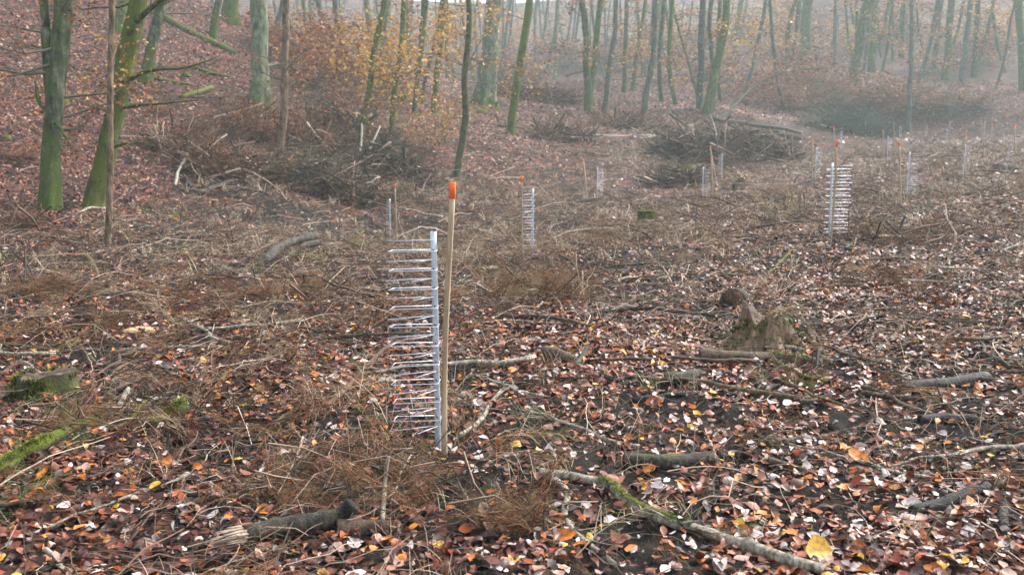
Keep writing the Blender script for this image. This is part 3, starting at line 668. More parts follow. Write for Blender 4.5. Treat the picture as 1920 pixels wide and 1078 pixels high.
# ------------------------------------------------------------------ logs, branches, sticks
def path_of(pts):
    out = []
    for p in pts:
        if len(p) == 2: q, d = hit(*p)
        else:
            q, d = hit(p[0], p[1] + p[2]); q = pt(p[0], p[1], d)
        out.append((q, d))
    return np.array([a for a, b in out]), [b for a, b in out]
def stick(name, label, cat, pts, r0, r1, m, S=8, n=None, rough=.10, side=0, moss=None, cut=None, knots=0, group=None, sink=.3, flat=False, seed=None, parent=None):
    P, D = path_of(pts)
    ra = r0 * D[0] / F; rb = r1 * D[-1] / F
    n = n or max(6, 5 * len(pts)); sd = seed if seed is not None else int(pts[0][0] * 7 + pts[0][1]) % 997
    Q = spline(P, n); Rr = np.linspace(ra, rb, n)
    Q[:, 2] += Rr * (1 - sink)
    rg = np.random.default_rng(sd); L = np.linalg.norm(Q[-1] - Q[0])
    wob = np.stack([fbm(np.linspace(0, 5, n), np.full(n, k * 9. + sd), sd, 2) for k in range(3)], -1) * min(ra * 1.1, L * .012); wob[0] = 0
    Q = Q + wob
    mb = MB()
    Rk = Rr.copy()
    for _ in range(knots):
        k = rg.integers(1, n - 1); Rk[k] *= 1.22
    org = Q[0].copy()
    V, Qd, T = tube_obj(Q, Rk, S, rough, None, sd); mb.add(V, Qd, T)
    tn = (Q[-1] - Q[0]) / L
    for _ in range(side):
        k = rg.integers(n // 5, n - 1); l = L * rg.uniform(.08, .22)
        dv = tn * rg.uniform(.3, .9) + np.array([rg.normal(), rg.normal(), abs(rg.normal()) * .6]) * .6; dv /= np.linalg.norm(dv)
        pp = np.array([Q[k], Q[k] + dv * l * .5 + [0, 0, .02 * l], Q[k] + dv * l]); V, Qd, T = tube_obj(spline(pp, 5), np.linspace(Rk[k] * .45, Rk[k] * .15, 5), 5, .1, None, sd); mb.add(V, Qd, T)
    o = link(name, mb.mesh(name, True, org), m, parent, org if parent is None else None)
    if parent is None: tag(o, label, cat, group)
    if moss:
        t0, t1, cnt = moss; mm = MB(); ii = rg.random(cnt) * (t1 - t0) + t0; f_ = ii * (n - 1); i0 = np.clip(f_.astype(int), 0, n - 2); fr = (f_ - i0)[:, None]
        c_ = Q[i0] * (1 - fr) + Q[i0 + 1] * fr; an = rg.normal(size=cnt) * .55; rloc = Rk[i0]
        sdv = np.array([-tn[1], tn[0], 0]); sdv /= np.linalg.norm(sdv) + 1e-9
        Pm = c_ + rloc[:, None] * .93 * (np.cos(an)[:, None] * np.array([0, 0, 1.]) + np.sin(an)[:, None] * sdv)
        tufts(mm, Pm - org, 7, np.clip(rloc * .35, .004, .02) * np.ones(cnt), rloc * .35, .0022 + ra * .02)
        link('moss', mm.mesh('moss', False), M_mossb, o)
    if cut is not None:
        for e in ([0, -1] if cut == 2 else [0 if cut == 0 else -1]):
            t_ = Q[1] - Q[0] if e == 0 else Q[-1] - Q[-2]; t_ /= np.linalg.norm(t_); c0 = Q[e] - org + (-t_ if e == 0 else t_) * .004
            V, Qd, T = tube_obj(np.array([c0, c0 + (-t_ if e == 0 else t_) * Rk[e] * .12]), [Rk[e] * .93, Rk[e] * .9], 10, .03, None, sd); cm = MB(); cm.add(V, Qd, T)
            link('cut_end', cm.mesh('cut_end', False), M_cut, o)
    return o, Q, Rk
lg, Ql, Rl = stick('fallen_log', 'dark grey log with a splintered pale end, nearest to the camera at bottom centre left', 'log', [(455,1034),(520,1018),(600,1002),(640,990),(662,970,22)], 19, 15, B_log, 14, 22, .10, 0, sink=-.7, knots=2)
# splintered end and the brown mossy continuation belong to the log
mbs = MB(); o0 = np.array(lg.location); d0 = Ql[0] - Ql[1]; d0 /= np.linalg.norm(d0); up0 = np.array([0, 0, 1.]); sd0 = np.cross(d0, up0)
for k in range(46):
    a = k * 2.4; q_ = math.sqrt((k + .5) / 46); c = Ql[0] - o0 - d0 * .03 + Rl[0] * .85 * q_ * (math.cos(a) * up0 + math.sin(a) * sd0); e = c + d0 * rng.uniform(.06, .23) * (1.15 - .5 * q_) + rng.normal(size=3) * .004
    V, Qd, T = tube_obj(np.array([c, c * .45 + e * .55, e]), [Rl[0] * .17, Rl[0] * .13, Rl[0] * .03], 4, .25, None, k); mbs.add(V, Qd, T)
link('splintered_end', mbs.mesh('splintered_end', False), M_split, lg)
stick('stub', None, None, [(632,1003),(680,1000),(726,999)], 17, 15, B_brown, 10, 10, .1, parent=None, side=0)[0]
b = [o for o in C.objects if o.name.startswith('stub')][0]; b.name = 'fallen_log'; tag(b, 'short brown mossy log touching the right end of the splintered dark log', 'log')
pb, Qp, Rp = stick('fallen_branch', 'pale grey branch with a yellow green mossy back, curving to the bottom edge', 'branch', [(1012,897),(1070,903),(1130,914),(1180,958),(1240,986),(1310,1006),(1380,1032),(1460,1060),(1540,1082)], 8.5, 11, B_pale, 12, 44, .12, 3, moss=(.24, .60, 1400), knots=4, sink=-.5)
V_ = MB(); P_, D_ = path_of([(1040,906),(1064,930),(1058,968),(1076,1002),(1112,1032),(1152,1062)]); Pq = spline(P_, 22); Rq = np.linspace(7, 4.5, 22) * D_[0] / F; Pq[:, 2] += Rq
V, Qd, T = tube_obj(Pq - np.array(pb.location), Rq, 8, .1, None, 3); V_.add(V, Qd, T); link('side_branch', V_.mesh('side_branch'), B_pale, pb)
LOGS = [
 ('fallen_log','smooth dark grey log lying below a thin stick, right of bottom centre','log',[(1172,874),(1250,876),(1335,872)],15,14,B_log,dict(S=12,cut=0)),
 ('fallen_branch','long brownish stick lying directly above the smooth dark grey log','branch',[(1165,853),(1280,850),(1380,856),(1425,862)],5,5,B_brown,dict(knots=2)),
 ('fallen_log','short reddish brown log piece sloping down right beside the smooth dark log','log',[(1440,868),(1480,880),(1516,896)],8,7,B_brown,dict(cut=1)),
 ('fallen_branch','thin dark branch forked in a shallow arch above the mossy pale branch','branch',[(1180,905),(1285,905),(1400,928),(1500,936),(1600,937)],3,3,B_brown,dict(side=3)),
 ('fallen_log','blackened log half sunk in mud near the lower right corner','log',[(1712,968),(1780,950),(1850,925)],12,14,B_black,dict(S=12)),
 ('fallen_branch','upright looking grey stick lying towards the camera at the right edge','branch',[(1872,892),(1880,960),(1886,1052)],8,10,B_log,dict(knots=2)),
 ('fallen_log','brown rotting log lying in front of the decayed stump','log',[(1312,680),(1390,683),(1460,684),(1540,690)],17,11,B_brown,dict(S=12,moss=(.6,.9,60))),
 ('fallen_log','short grey log piece with a whitish end left of the rotting log','log',[(1245,718),(1280,714),(1308,706)],12,10,B_log,dict(cut=0)),
 ('fallen_branch','brown stick running just above the short grey log piece','branch',[(1180,722),(1230,708),(1300,698)],4,5,B_brown,{}),
 ('fallen_branch','grey horizontal stick with a small knot below the short grey log','branch',[(1188,752),(1260,744),(1350,741),(1400,744)],5,4,B_log,dict(knots=2)),
 ('fallen_branch','short stick thickly covered in bright green moss, right of centre','branch',[(1462,722),(1495,727),(1528,735)],8,7,B_mlog,dict(moss=(0,1,260))),
 ('fallen_branch','elbow shaped grey stick just below the bright mossy stick','branch',[(1498,756),(1530,756),(1558,738)],6,6,B_log,{}),
 ('fallen_branch','bent stick arching up from the leaves left of the bright mossy stick','branch',[(1352,790),(1395,740),(1430,715),(1475,712)],4,4,B_brown,{}),
 ('fallen_branch','curved pale stick running down right from the decayed stump foot','branch',[(1425,652,4),(1490,655,8),(1560,680)],5,4,B_pale,{}),
 ('fallen_branch','mossy brown branch sloping from the rotting log to the elbow stick','branch',[(1445,675,8),(1500,705,6),(1570,722)],5,4,B_mlog,dict(side=1)),
 ('fallen_branch','long straight dark stick lying right of the decayed stump','branch',[(1595,596),(1680,600),(1780,606),(1905,614)],5,5,B_brown,dict(side=2)),
 ('fallen_branch','second long dark stick just under the straight one at the right','branch',[(1600,602),(1700,618),(1800,628)],4,3,B_log,dict(side=2)),
 ('fallen_branch','forked dark branch sloping to the right above muddy ground','branch',[(1612,741),(1720,752),(1800,770),(1860,790)],6,4,B_log,dict(side=4)),
 ('fallen_log','black wet log behind a big orange leaf on the right','log',[(1690,738),(1760,732),(1850,716)],14,12,B_black,dict(S=12)),
 ('fallen_log','black wet log lying under the forked dark branch at the right','log',[(1725,795),(1780,790),(1830,792)],10,9,B_black,{}),
 ('fallen_branch','brown stick running from the black wet log to the right edge','branch',[(1812,722),(1860,730),(1925,728)],6,5,B_brown,{}),
 ('fallen_branch','grey brown curved stick in the leaves left of a black mud patch','branch',[(1440,838),(1500,828),(1545,827),(1575,838)],7,6,B_brown,{}),
 ('fallen_branch','big mossy branch entering from the left edge','branch',[(-20,898),(30,872),(80,842,10),(130,815),(180,796)],16,10,B_mlog,dict(S=12,moss=(.0,.55,420))),
 ('fallen_log','green moss lump on a short log end at the lower left','log',[(285,800),(315,788),(345,772)],10,15,B_mlog,dict(S=12,moss=(.1,1,320))),
 ('fallen_log','thick weathered dead branch propped up off the ground, left of centre','log',[(480,510),(500,492,8),(530,467,22),(590,448,32)],10,7,B_log,dict(S=14,side=1,knots=4,n=30,rough=.28)),
 ('fallen_branch','thinner knotty branch leaning beside the thick propped dead branch','branch',[(522,498),(545,482,6),(560,468,14),(597,459,18)],5,6,B_log,dict(knots=2)),
 ('fallen_branch','thin straight stick leaning up left of the propped dead branch','branch',[(435,499),(480,474,10),(520,452,22)],3,2,B_brown,{}),
 ('fallen_branch','reddish barkless stick rising behind the wires of the nearest guard','branch',[(612,768),(650,730,14),(700,675,50),(745,645,70),(800,634,75)],5,4,B_red,{}),
 ('fallen_branch','pale dry stick lying right of the nearest stake','branch',[(862,822),(900,790),(930,750),(972,702)],5,3,B_pale,dict(side=1)),
 ('fallen_branch','pale upright twig standing in the leaves at the bottom centre','branch',[(716,982),(722,915,35),(728,856,90)],5,3.5,B_pale,{}),
 ('fallen_branch','long brown stick lying diagonally at the lower left','branch',[(205,990),(290,962),(360,945),(432,925)],7,5,B_brown,dict(side=2,knots=2)),
 ('fallen_branch','arched brown stick over dark brushwood below the nearest guard','branch',[(520,905),(570,884,6),(640,877,12),(750,884)],5,5,B_brown,dict(side=2)),
 ('fallen_branch','white bent twig running down to the splintered log','branch',[(500,862),(484,900,4),(482,935,4),(488,1000)],3,3,B_pale,{}),
 ('fallen_branch','grey stick end poking out between the arch and the mossy short log','branch',[(548,990),(568,950,14),(580,920,24)],5,4,B_red,{}),
 ('fallen_branch','forked grey branch at the bottom edge, lower left corner','branch',[(60,1082),(110,1062),(200,1040),(300,1030)],8,6,B_log,dict(side=3)),
 ('fallen_branch','whitish bent stick in the lower left corner','branch',[(85,1032,10),(105,1050,8),(122,1082)],5,6,B_pale,{}),
 ('fallen_branch','dark stick under the whitish bent stick along the bottom edge','branch',[(150,1075),(260,1070),(380,1072)],6,4,B_brown,dict(side=1)),
 ('fallen_branch','curved white stick left of centre above the green moss lump','branch',[(205,790),(225,762,6),(240,732,16),(230,748,6)],6,4,B_pale,{}),
 ('fallen_branch','grey lichened stick crossing the leaves above the moss lump','branch',[(210,812),(245,790,6),(272,755,12)],5,4,B_mlog,{}),
 ('fallen_branch','white barkless stick right of the large mossy stump','branch',[(205,722),(235,708),(272,697)],6,4,B_pale,{}),
 ('fallen_branch','brown curved branch lying left of the nearest guard at mid height','branch',[(448,648),(490,642),(535,628)],6,5,B_brown,{}),
 ('fallen_branch','long lichen spotted stick below the brown curved branch','branch',[(440,668),(520,652),(580,641),(672,647)],4,3,B_mlog,dict(side=2)),
 ('fallen_branch','dark branch behind the nearest stake running to the right','branch',[(842,585),(890,578),(948,580)],5,4,B_log,{}),
 ('fallen_branch','long thin branch sloping up right behind the nearest stake','branch',[(880,562),(930,545),(985,505)],4,3,B_brown,{}),
 ('fallen_log','dark reddish log end among leaves right of the nearest stake','log',[(1022,665),(1050,672),(1078,684)],11,10,B_brown,dict(S=10)),
 ('fallen_branch','forked grey stub right of the dark reddish log end','branch',[(1078,690),(1092,672,6),(1100,655,10)],6,4,B_log,{}),
 ('fallen_branch','grey crooked stick ending near the short grey log','branch',[(1118,695),(1140,712),(1160,718)],6,5,B_log,{}),
 ('fallen_branch','slanting brown stick in the middle right of the second guard','branch',[(1118,612),(1150,590),(1192,562)],5,4,B_brown,{}),
 ('fallen_branch','thin stick parallel to the slanting brown one','branch',[(1150,605),(1190,584),(1240,575)],3,3,B_brown,{}),
 ('fallen_branch','lichen tipped stick rising towards the second nearest guard','branch',[(1440,515),(1465,490,4),(1490,465,8)],3,2.5,B_mlog,{}),
 ('fallen_branch','long thin branch lying left of the second nearest guard','branch',[(1300,478),(1345,440),(1385,408)],3,2,B_brown,dict(side=2)),
 ('fallen_branch','knobbly dark stick standing out beside the second nearest guard','branch',[(1616,425),(1608,405,8),(1600,388,20)],2.5,2,B_brown,{}),
 ('fallen_branch','short white stick on the right among orange leaves','branch',[(1842,622),(1855,640),(1868,664)],4,3,B_pale,{}),
 ('fallen_branch','long dark stick across the ground below the right guards','branch',[(1640,448),(1720,452),(1830,458)],3,2,B_brown,dict(side=2)),
 ('fallen_branch','thin white straight pole lying on the far leaf carpet','branch',[(1090,257),(1170,256),(1255,257)],2.2,2,B_pale,{}),
 ('fallen_branch','dark stick lying left of the thin white pole','branch',[(935,238),(990,243),(1040,246)],2.2,2,B_dark,{}),
 ('fallen_log','long greenish fallen trunk lying down the upper left slope','log',[(305,38),(345,60),(400,85),(440,105)],7,6,B_green,dict(S=10)),
 ('fallen_branch','mossy green branch on the leaf slope right of the mossy leaning tree','branch',[(270,145),(300,152),(362,163)],4,3,B_moss,{}),
 ('fallen_branch','short mossy stick on the slope right of the leaning tree','branch',[(362,128),(395,140),(432,147)],4,3,B_moss,{}),
 ('fallen_branch','light green mossy stick lying across the left slope','branch',[(340,186),(370,177),(398,168)],5,5,B_mlog,dict(moss=(0,1,60))),
 ('fallen_branch','green mossy stick right of the thin brown trunk on the slope','branch',[(548,104),(558,117),(570,130)],4,4,B_mlog,{}),
 ('fallen_branch','grey branch lying on the leaf carpet by the left bank','branch',[(372,368),(410,352),(450,336),(500,318,6)],5,3,B_log,dict(side=3)),
 ('fallen_branch','pale forked branch leaning on the brushy bank','branch',[(328,350),(335,320,10),(352,290,22)],3,2.2,B_pale,dict(side=2)),
 ('fallen_branch','thin grey branch crossing below the pale forked one','branch',[(345,330,4),(370,362),(400,350,4)],3,2,B_log,dict(side=1)),
 ('fallen_branch','grey upright dead branch in the brush of the left bank','branch',[(668,330),(675,290,20),(680,235,50)],2.6,2,B_pale,{}),
 ('fallen_branch','pale twiggy branch standing in the green brush of the bank','branch',[(690,290,10),(702,262,26),(712,238,40)],2.5,1.8,B_pale,{}),
 ('fallen_branch','dark branch lying in the dry grass left of the second guard','branch',[(655,470),(668,450,8),(682,434,16)],3,2.5,B_dark,{}),
 ('fallen_branch','long thin branch lying left behind the slender trunk','branch',[(0,705),(60,665),(95,650,4),(200,660)],4,3,B_brown,{}),
 ('fallen_branch','flat grey stick on the red leaves at the left','branch',[(78,592),(130,587),(195,598)],4,3,B_log,{}),
 ('fallen_branch','arched root like stick in front of the two leaning trees','branch',[(135,410),(165,393,4),(198,392,4)],2.6,2.4,B_pale,{}),
]
for nm, lab, ct, pts, a_, b_, mt, kw in LOGS: stick(nm, lab, ct, pts, a_, b_, mt, **kw)
# far brush pile of felled tops in the middle distance
PILE = [
 ('long dark trunk topping the far brush pile',[(1335,226,38),(1400,234,32),(1470,244,26),(1500,250,20)],4.5,3,B_log,None),
 ('second trunk in the far brush pile, under the long dark one',[(1330,240,30),(1380,246,22),(1440,262,14)],4,3,B_brown,None),
 ('sawn log poking left out of the far brush pile',[(1296,276,16),(1330,265,24),(1362,250,30)],7,6,B_brown,0),
 ('small sawn log low on the left of the far brush pile',[(1268,295,6),(1290,284,12),(1310,276,16)],5,4,B_brown,0),
 ('sawn log end facing forward in the middle of the far brush pile',[(1323,291,8),(1340,282,12),(1350,276,14)],6,5,B_brown,0),
 ('pale sawn log end on the right of the far brush pile',[(1360,272,16),(1380,266,18),(1400,262,20)],5,4,B_log,0),
 ('thin pale stem running left from the far brush pile',[(1200,262,2),(1250,252,8),(1300,236,26)],2,3,B_pale,None),
 ('grey log low on the right side of the far brush pile',[(1375,296),(1420,288,6),(1462,300)],5,4,B_log,None),
 ('reddish log lying right at the foot of the far brush pile',[(1398,292,4),(1430,298),(1470,306)],5,3,B_red,None),
 ('pale arched sapling over the right end of the far brush pile',[(1395,285,8),(1430,262,28),(1450,256,34),(1475,268,20)],2,1.4,B_pale,None),
 ('dark log end at the right tip of the far brush pile',[(1455,250,20),(1480,258,12),(1500,262,6)],5,4,B_log,None)]
for lab, pts, a_, b_, mt, ct in PILE: stick('felled_log' if a_ > 3 else 'fallen_branch', lab, 'log' if a_ > 3 else 'branch', pts, a_, b_, mt, cut=ct, sink=.5)
# many further sticks, each its own object
proto = []
for k in range(6):
    n = 9; t = np.linspace(0, 1, n); L = 1.0; rg = np.random.default_rng(100 + k)
    P = np.stack([t - .5, .06 * np.sin(t * (3 + k)) + .02 * rg.normal(size=n), .03 * np.sin(t * math.pi) + .005 * rg.normal(size=n)], -1)
    mb = MB(); V, Qd, T = tube_obj(P, np.linspace(.016, .008, n), 7, .12, None, k); mb.add(V, Qd, T)
    for s in range(k % 4):
        i = 2 + 2 * s; dv = np.array([.2, (.12 if s % 2 else -.12), .05]); V, Qd, T = tube_obj(spline([P[i], P[i] + dv * .5, P[i] + dv + [0, 0, .02]], 5), np.linspace(.006, .003, 5), 5, .1, None, s); mb.add(V, Qd, T)
    me = mb.mesh('stick_%d' % k); proto.append(me)
mats_ = [B_brown, B_log, B_pale, B_log, B_thin, B_brown]
slab = ['thin brown dead stick lying in the litter', 'dark grey wet stick lying in the litter', 'pale weathered stick lying in the litter', 'dark twiggy stick lying in the litter', 'light brown stick lying in the litter', 'forked brown dead stick lying in the litter']
for k, me in enumerate(proto): me.materials.append(mats_[k])
cnt = 0
x1, y1 = scatter(3.2, 13, 1.7, 30); x2, y2 = scatter(13, 34, .25, 30); x = np.concatenate([x1, x2]); y = np.concatenate([y1, y2])
for xx, yy in zip(x, y):
    if cnt >= 270: break
    z_ = float(H(xx, yy)); pxx, pyy, dd = [float(v) for v in project(np.array(xx), np.array(yy), np.array(z_))]
    if is_forest(np.array(xx), np.array(yy), np.array(z_)) > .5 or (abs(pxx - 800) < 90 and pyy > 500 and dd < 6.5) or (330 < pxx < 760 and pyy > 930) or (960 < pxx < 1560 and pyy > 840) or (1300 < pxx < 1520 and 560 < pyy < 720): continue
    k = int(rng.integers(0, 6)); o = link('dead_stick', proto[k]); s = rng.uniform(.3, .95) * (1 + dd / 20)
    o.location = (xx, yy, z_ + .012 * s + .01); nn = Hn(np.array([xx]), np.array([yy]))[0]
    a = rng.uniform(0, 6.283); o.rotation_euler = (rng.normal() * .06 + math.asin(max(-1, min(1, -nn[1]))) * 0, -math.cos(a) * 0 + rng.normal() * .05, a)
    # follow the slope along the stick
    e = .4 * s; z1 = float(H(xx + e * math.cos(a), yy + e * math.sin(a))); z0 = float(H(xx - e * math.cos(a), yy - e * math.sin(a)))
    o.rotation_euler[1] = -math.atan2(z1 - z0, 2 * e); o.location[2] = (z0 + z1) / 2 * .5 + z_ * .5 + .014 * s + .006
    th_ = rng.uniform(.7, 1.2); o.scale = (s, s * th_, s * th_)
    tag(o, slab[k], 'stick', 'dead sticks lying in the litter'); cnt += 1
# ------------------------------------------------------------------ stumps, stones, bark
def stump(name, label, px, py, hpx, r_px, m, topm, lobes=5, rag=.15, mossn=0, seed=0, flare=.6, tilt=0):
    p, d = hit(px, py); r = r_px * d / F; h = hpx * d / F
    S = 28; K = 9; th = np.arange(S) / S * 6.283; V = []
    for i in range(K):
        t = i / (K - 1); e = math.exp(-t * 3.2)
        rr_ = r * (.86 + flare * e * (.5 + .5 * np.cos(lobes * th + seed)) + .10 * fbm(np.cos(th) * 2.2 + seed, np.sin(th) * 2.2 + t * 1.2, seed, 3))
        zz = -.05 + (h + .05) * t
        ztop = zz + (t ** 3) * h * (rag * fbm(np.cos(th) * 2.6 + 9, np.sin(th) * 2.6 + seed, seed + 4, 3) * 2 + tilt * np.cos(th))
        V.append(np.stack([rr_ * np.cos(th), rr_ * np.sin(th), ztop * np.ones(S)], -1))
    V = np.concatenate(V); idx = np.arange(K * S).reshape(K, S); A, B = idx[:-1], idx[1:]
    Q = np.stack([A, np.roll(A, -1, 1), np.roll(B, -1, 1), B], -1).reshape(-1, 4)
    t = empty(name, p, label, 'tree stump'); link('trunk', mesh_np('trunk', V, [Q], {'rnd': np.full(len(V), .5)}, True), m, t)
    last = V[-S:]; rings = [last]
    for k in (.75, .45, .15):
        q = last.copy(); q[:, :2] *= k; q[:, 2] = last[:, 2] * k + h * (.97) * (1 - k) + rng.normal(size=S) * h * rag * .2; rings.append(q)
    VV = np.concatenate(rings); ii = np.arange(len(VV)).reshape(-1, S); A, B = ii[:-1], ii[1:]
    Q = np.stack([A, np.roll(A, -1, 1), np.roll(B, -1, 1), B], -1).reshape(-1, 4)
    Q = np.vstack([Q]); ctr = len(VV); VV = np.vstack([VV, [[0, 0, h * .96]]]); T = np.array([(ii[-1, k], ii[-1, (k + 1) % S], ctr) for k in range(S)])
    link('top_face', mesh_np('top_face', VV, [Q, T], None, False), topm, t)
    if mossn:
        mm = MB(); a = rng.random(mossn) * 6.283; tz = rng.random(mossn) ** .8
        keep = fbm(np.cos(a) * 1.6 + seed, tz * 1.5, 31 + seed, 2) > -.15; a, tz = a[keep], tz[keep]
        e = np.exp(-tz * 3.2); rr_ = r * (.87 + flare * e * (.5 + .5 * np.cos(lobes * a + seed)))
        tufts(mm, np.stack([rr_ * np.cos(a), rr_ * np.sin(a), tz * h], -1), 9, np.full(len(a), r * .09), np.full(len(a), r * .10), .003 + .0004 * d)
        link('moss', mm.mesh('moss', False), M_grass, t)
    return t
stump('tree_stump', 'large cut stump thick with green moss and a dark flat top, at the left', 92, 744, 44, 58, B_dark, B_brown, 5, .16, 900, 1, 1.3, .10)
stump('tree_stump', 'decayed crumbling stump with orange brown wood and moss, right of centre', 1435, 646, 50, 50, M_rot, B_brown, 7, .62, 300, 4, 1.9, -.25)
stump('tree_stump', 'small mossy stump between the central guards', 1212, 415, 20, 17, B_moss, B_dark, 5, .1, 200, 2, .8)
stump('tree_stump', 'low mossy stump to the left below the second guard', 918, 525, 24, 24, B_moss, M_rot, 5, .15, 260, 3, .7)
stump('tree_stump', 'low dark mossy stump right of the propped dead branch', 672, 468, 16, 14, B_moss, B_dark, 4, .1, 150, 5, .7)
stump('tree_stump', 'tiny freshly cut stump at the foot of the left bank', 403, 389, 14, 7, B_thin, M_cut, 4, .03, 0, 6, .2)
stump('tree_stump', 'small dark upright stump below the far brush pile', 1377, 358, 14, 5, B_dark, B_dark, 4, .2, 0, 7, .3)
stump('tree_stump', 'short dark stump beside the right hand grass', 1790, 290, 14, 5, B_dark, B_dark, 4, .2, 0, 8, .3)
# round dark log end behind the decayed stump
p, d = hit(1374, 578); r = 25 * d / F
mb = MB(); V, Qd, T = tube_obj(np.array([p + [0, 0, r * .45], p + [.06, .15, r * .40], p + [.12, .30, r * .2]]) - p, [r, r * .98, r * .95], 20, .03, None, 2); mb.add(V, Qd, T)
lo_ = link('fallen_log', mb.mesh('fallen_log'), B_log, None, p); tag(lo_, 'round dark log end facing the camera behind the decayed stump', 'log')
mb = MB(); V, Qd, T = tube_obj(np.array([[-.002, -.004, r * .45], [-.005, -.012, r * .45]]), [r * .88, r * .86], 20, .03, None, 2); mb.add(V, Qd, T); link('cut_end', mb.mesh('cut_end', False), B_brown, lo_)
def chunk(name, label, cat, px, py, wpx, hpx, m, depth=.6, seed=0):
    p, d = hit(px, py); a, b = wpx * d / F / 2, hpx * d / F
    V = []; K, S = 7, 14; th = np.arange(S) / S * 6.283
    for i in range(K):
        ph = i / (K - 1) * math.pi / 2; rr_ = math.cos(ph) ** .6 if i < K - 1 else .02
        nz = 1 + .25 * fbm(np.cos(th) * 1.5 + seed, np.sin(th) * 1.5 + i * .4, seed, 2)
        V.append(np.stack([a * rr_ * nz * np.cos(th), a * depth * rr_ * nz * np.sin(th), (b * math.sin(ph) - .01) * nz], -1))
    V = np.concatenate(V); idx = np.arange(K * S).reshape(K, S); A, B = idx[:-1], idx[1:]
    Q = np.stack([A, np.roll(A, -1, 1), np.roll(B, -1, 1), B], -1).reshape(-1, 4)
    o = link(name, mesh_np(name, V, [Q], None, False), m, None, p); o.rotation_euler = (0, 0, rng.normal() * .3); return tag(o, label, cat)
chunk('bark_slab', 'flat orange brown slab of fresh wood lying on the left', 'wood piece', 265, 624, 72, 13, M_cut, .8, 3)
chunk('stone', 'grey stone beside a moss patch, left of centre', 'stone', 390, 640, 40, 16, B_log, .8, 5)
chunk('stone', 'grey flat stone behind the slender brown trunk', 'stone', 268, 430, 36, 10, B_log, .8, 6)
chunk('stone', 'low grey stone left of the slender brown trunk', 'stone', 120, 436, 30, 10, B_log, .8, 7)
chunk('mossy_rock', 'small bright mossy rock at the left edge of the slope', 'rock', 14, 263, 18, 9, B_mlog, .7, 8)
chunk('mossy_rock', 'mossy rock right behind the forked grey tree', 'rock', 120, 196, 20, 16, B_mlog, .7, 9)
chunk('mossy_rock', 'small green mossy rock on the leaf slope above the mossy sticks', 'rock', 348, 143, 18, 7, B_mlog, .7, 10)
chunk('mossy_rock', 'mossy rock at the foot of the thin trunks on the bank', 'rock', 755, 186, 22, 12, B_mlog, .7, 11)
chunk('mossy_rock', 'mossy root mound beside the thick pale beech', 'rock', 930, 203, 18, 8, B_mlog, .7, 12)
chunk('mossy_rock', 'dark mossy lump left below the thick pale beech', 'rock', 903, 213, 24, 9, B_mlog, .7, 13)
chunk('mud_clod', 'dark muddy hollow clod behind the two sided guard', 'soil clod', 1285, 330, 50, 22, B_dark, .9, 14)
chunk('mud_clod', 'black wet soil clod right of the tidy guard', 'soil clod', 1885, 318, 50, 12, B_black, .9, 15)
# bigger single leaves
def one_leaf(px, py, size, rv, label, tilt=.4):
    p, d = hit(px, py); nn = np.array([[rng.normal() * tilt, -.55 + rng.normal() * .2, .8]]); nn /= np.linalg.norm(nn)
    V, Qd, T = leaves(np.zeros((1, 3)), nn, np.array([rng.uniform(-.6, .6)]), np.array([size]), np.array([.3]), np.array([.25]))
    o = link('fallen_leaf', mesh_np('fallen_leaf', V, [Qd, T], {'rnd': np.full(10, rv)}, True), M_leaf, None, p + [0, 0, size * .28]); tag(o, label, 'leaf')
for a in [(1058,1016,.10,.90,'bright orange leaf inside the fork of the pale mossy branch'),(875,1000,.075,.85,'small orange leaf above the bottom edge near the centre'),
  (1608,868,.12,.90,'large glowing orange leaf on dark soil left of the black log'),(1217,886,.075,.92,'orange leaf lying against the smooth dark grey log'),
  (1225,762,.11,.86,'red orange leaf lying under the grey horizontal stick'),(1425,972,.08,.9,'orange leaf right of the thin forked arch branch'),
  (1532,1048,.13,.985,'pale yellow brown curled leaf near the bottom right'),(1803,728,.10,.88,'orange leaf lying on the black wet log'),
  (203,968,.08,.86,'bright orange leaf at the lower left beside the long brown stick'),(220,890,.06,.92,'small golden leaf at the lower left'),
  (245,892,.06,.985,'yellow leaf next to the small golden leaf'),(607,878,.05,.985,'yellow leaf caught on the arched brown stick'),
  (437,1028,.09,.87,'orange leaf leaning on the splintered log end'),(669,970,.09,.20,'dark red leaf standing behind the short mossy log'),
  (209,1025,.07,.50,'creamy pale leaf at the bottom left'),(843,838,.06,.86,'orange leaf at the foot of the nearest stake'),(862,851,.05,.9,'small orange leaf right of the nearest stake foot'),
  (1712,960,.11,.62,'pale broad leaf beside the blackened log'),(1330,950,.08,.60,'whitish round leaf below the thin forked arch branch'),(1390,630,.05,.62,'pale leaf resting on the decayed stump')]: one_leaf(*a)
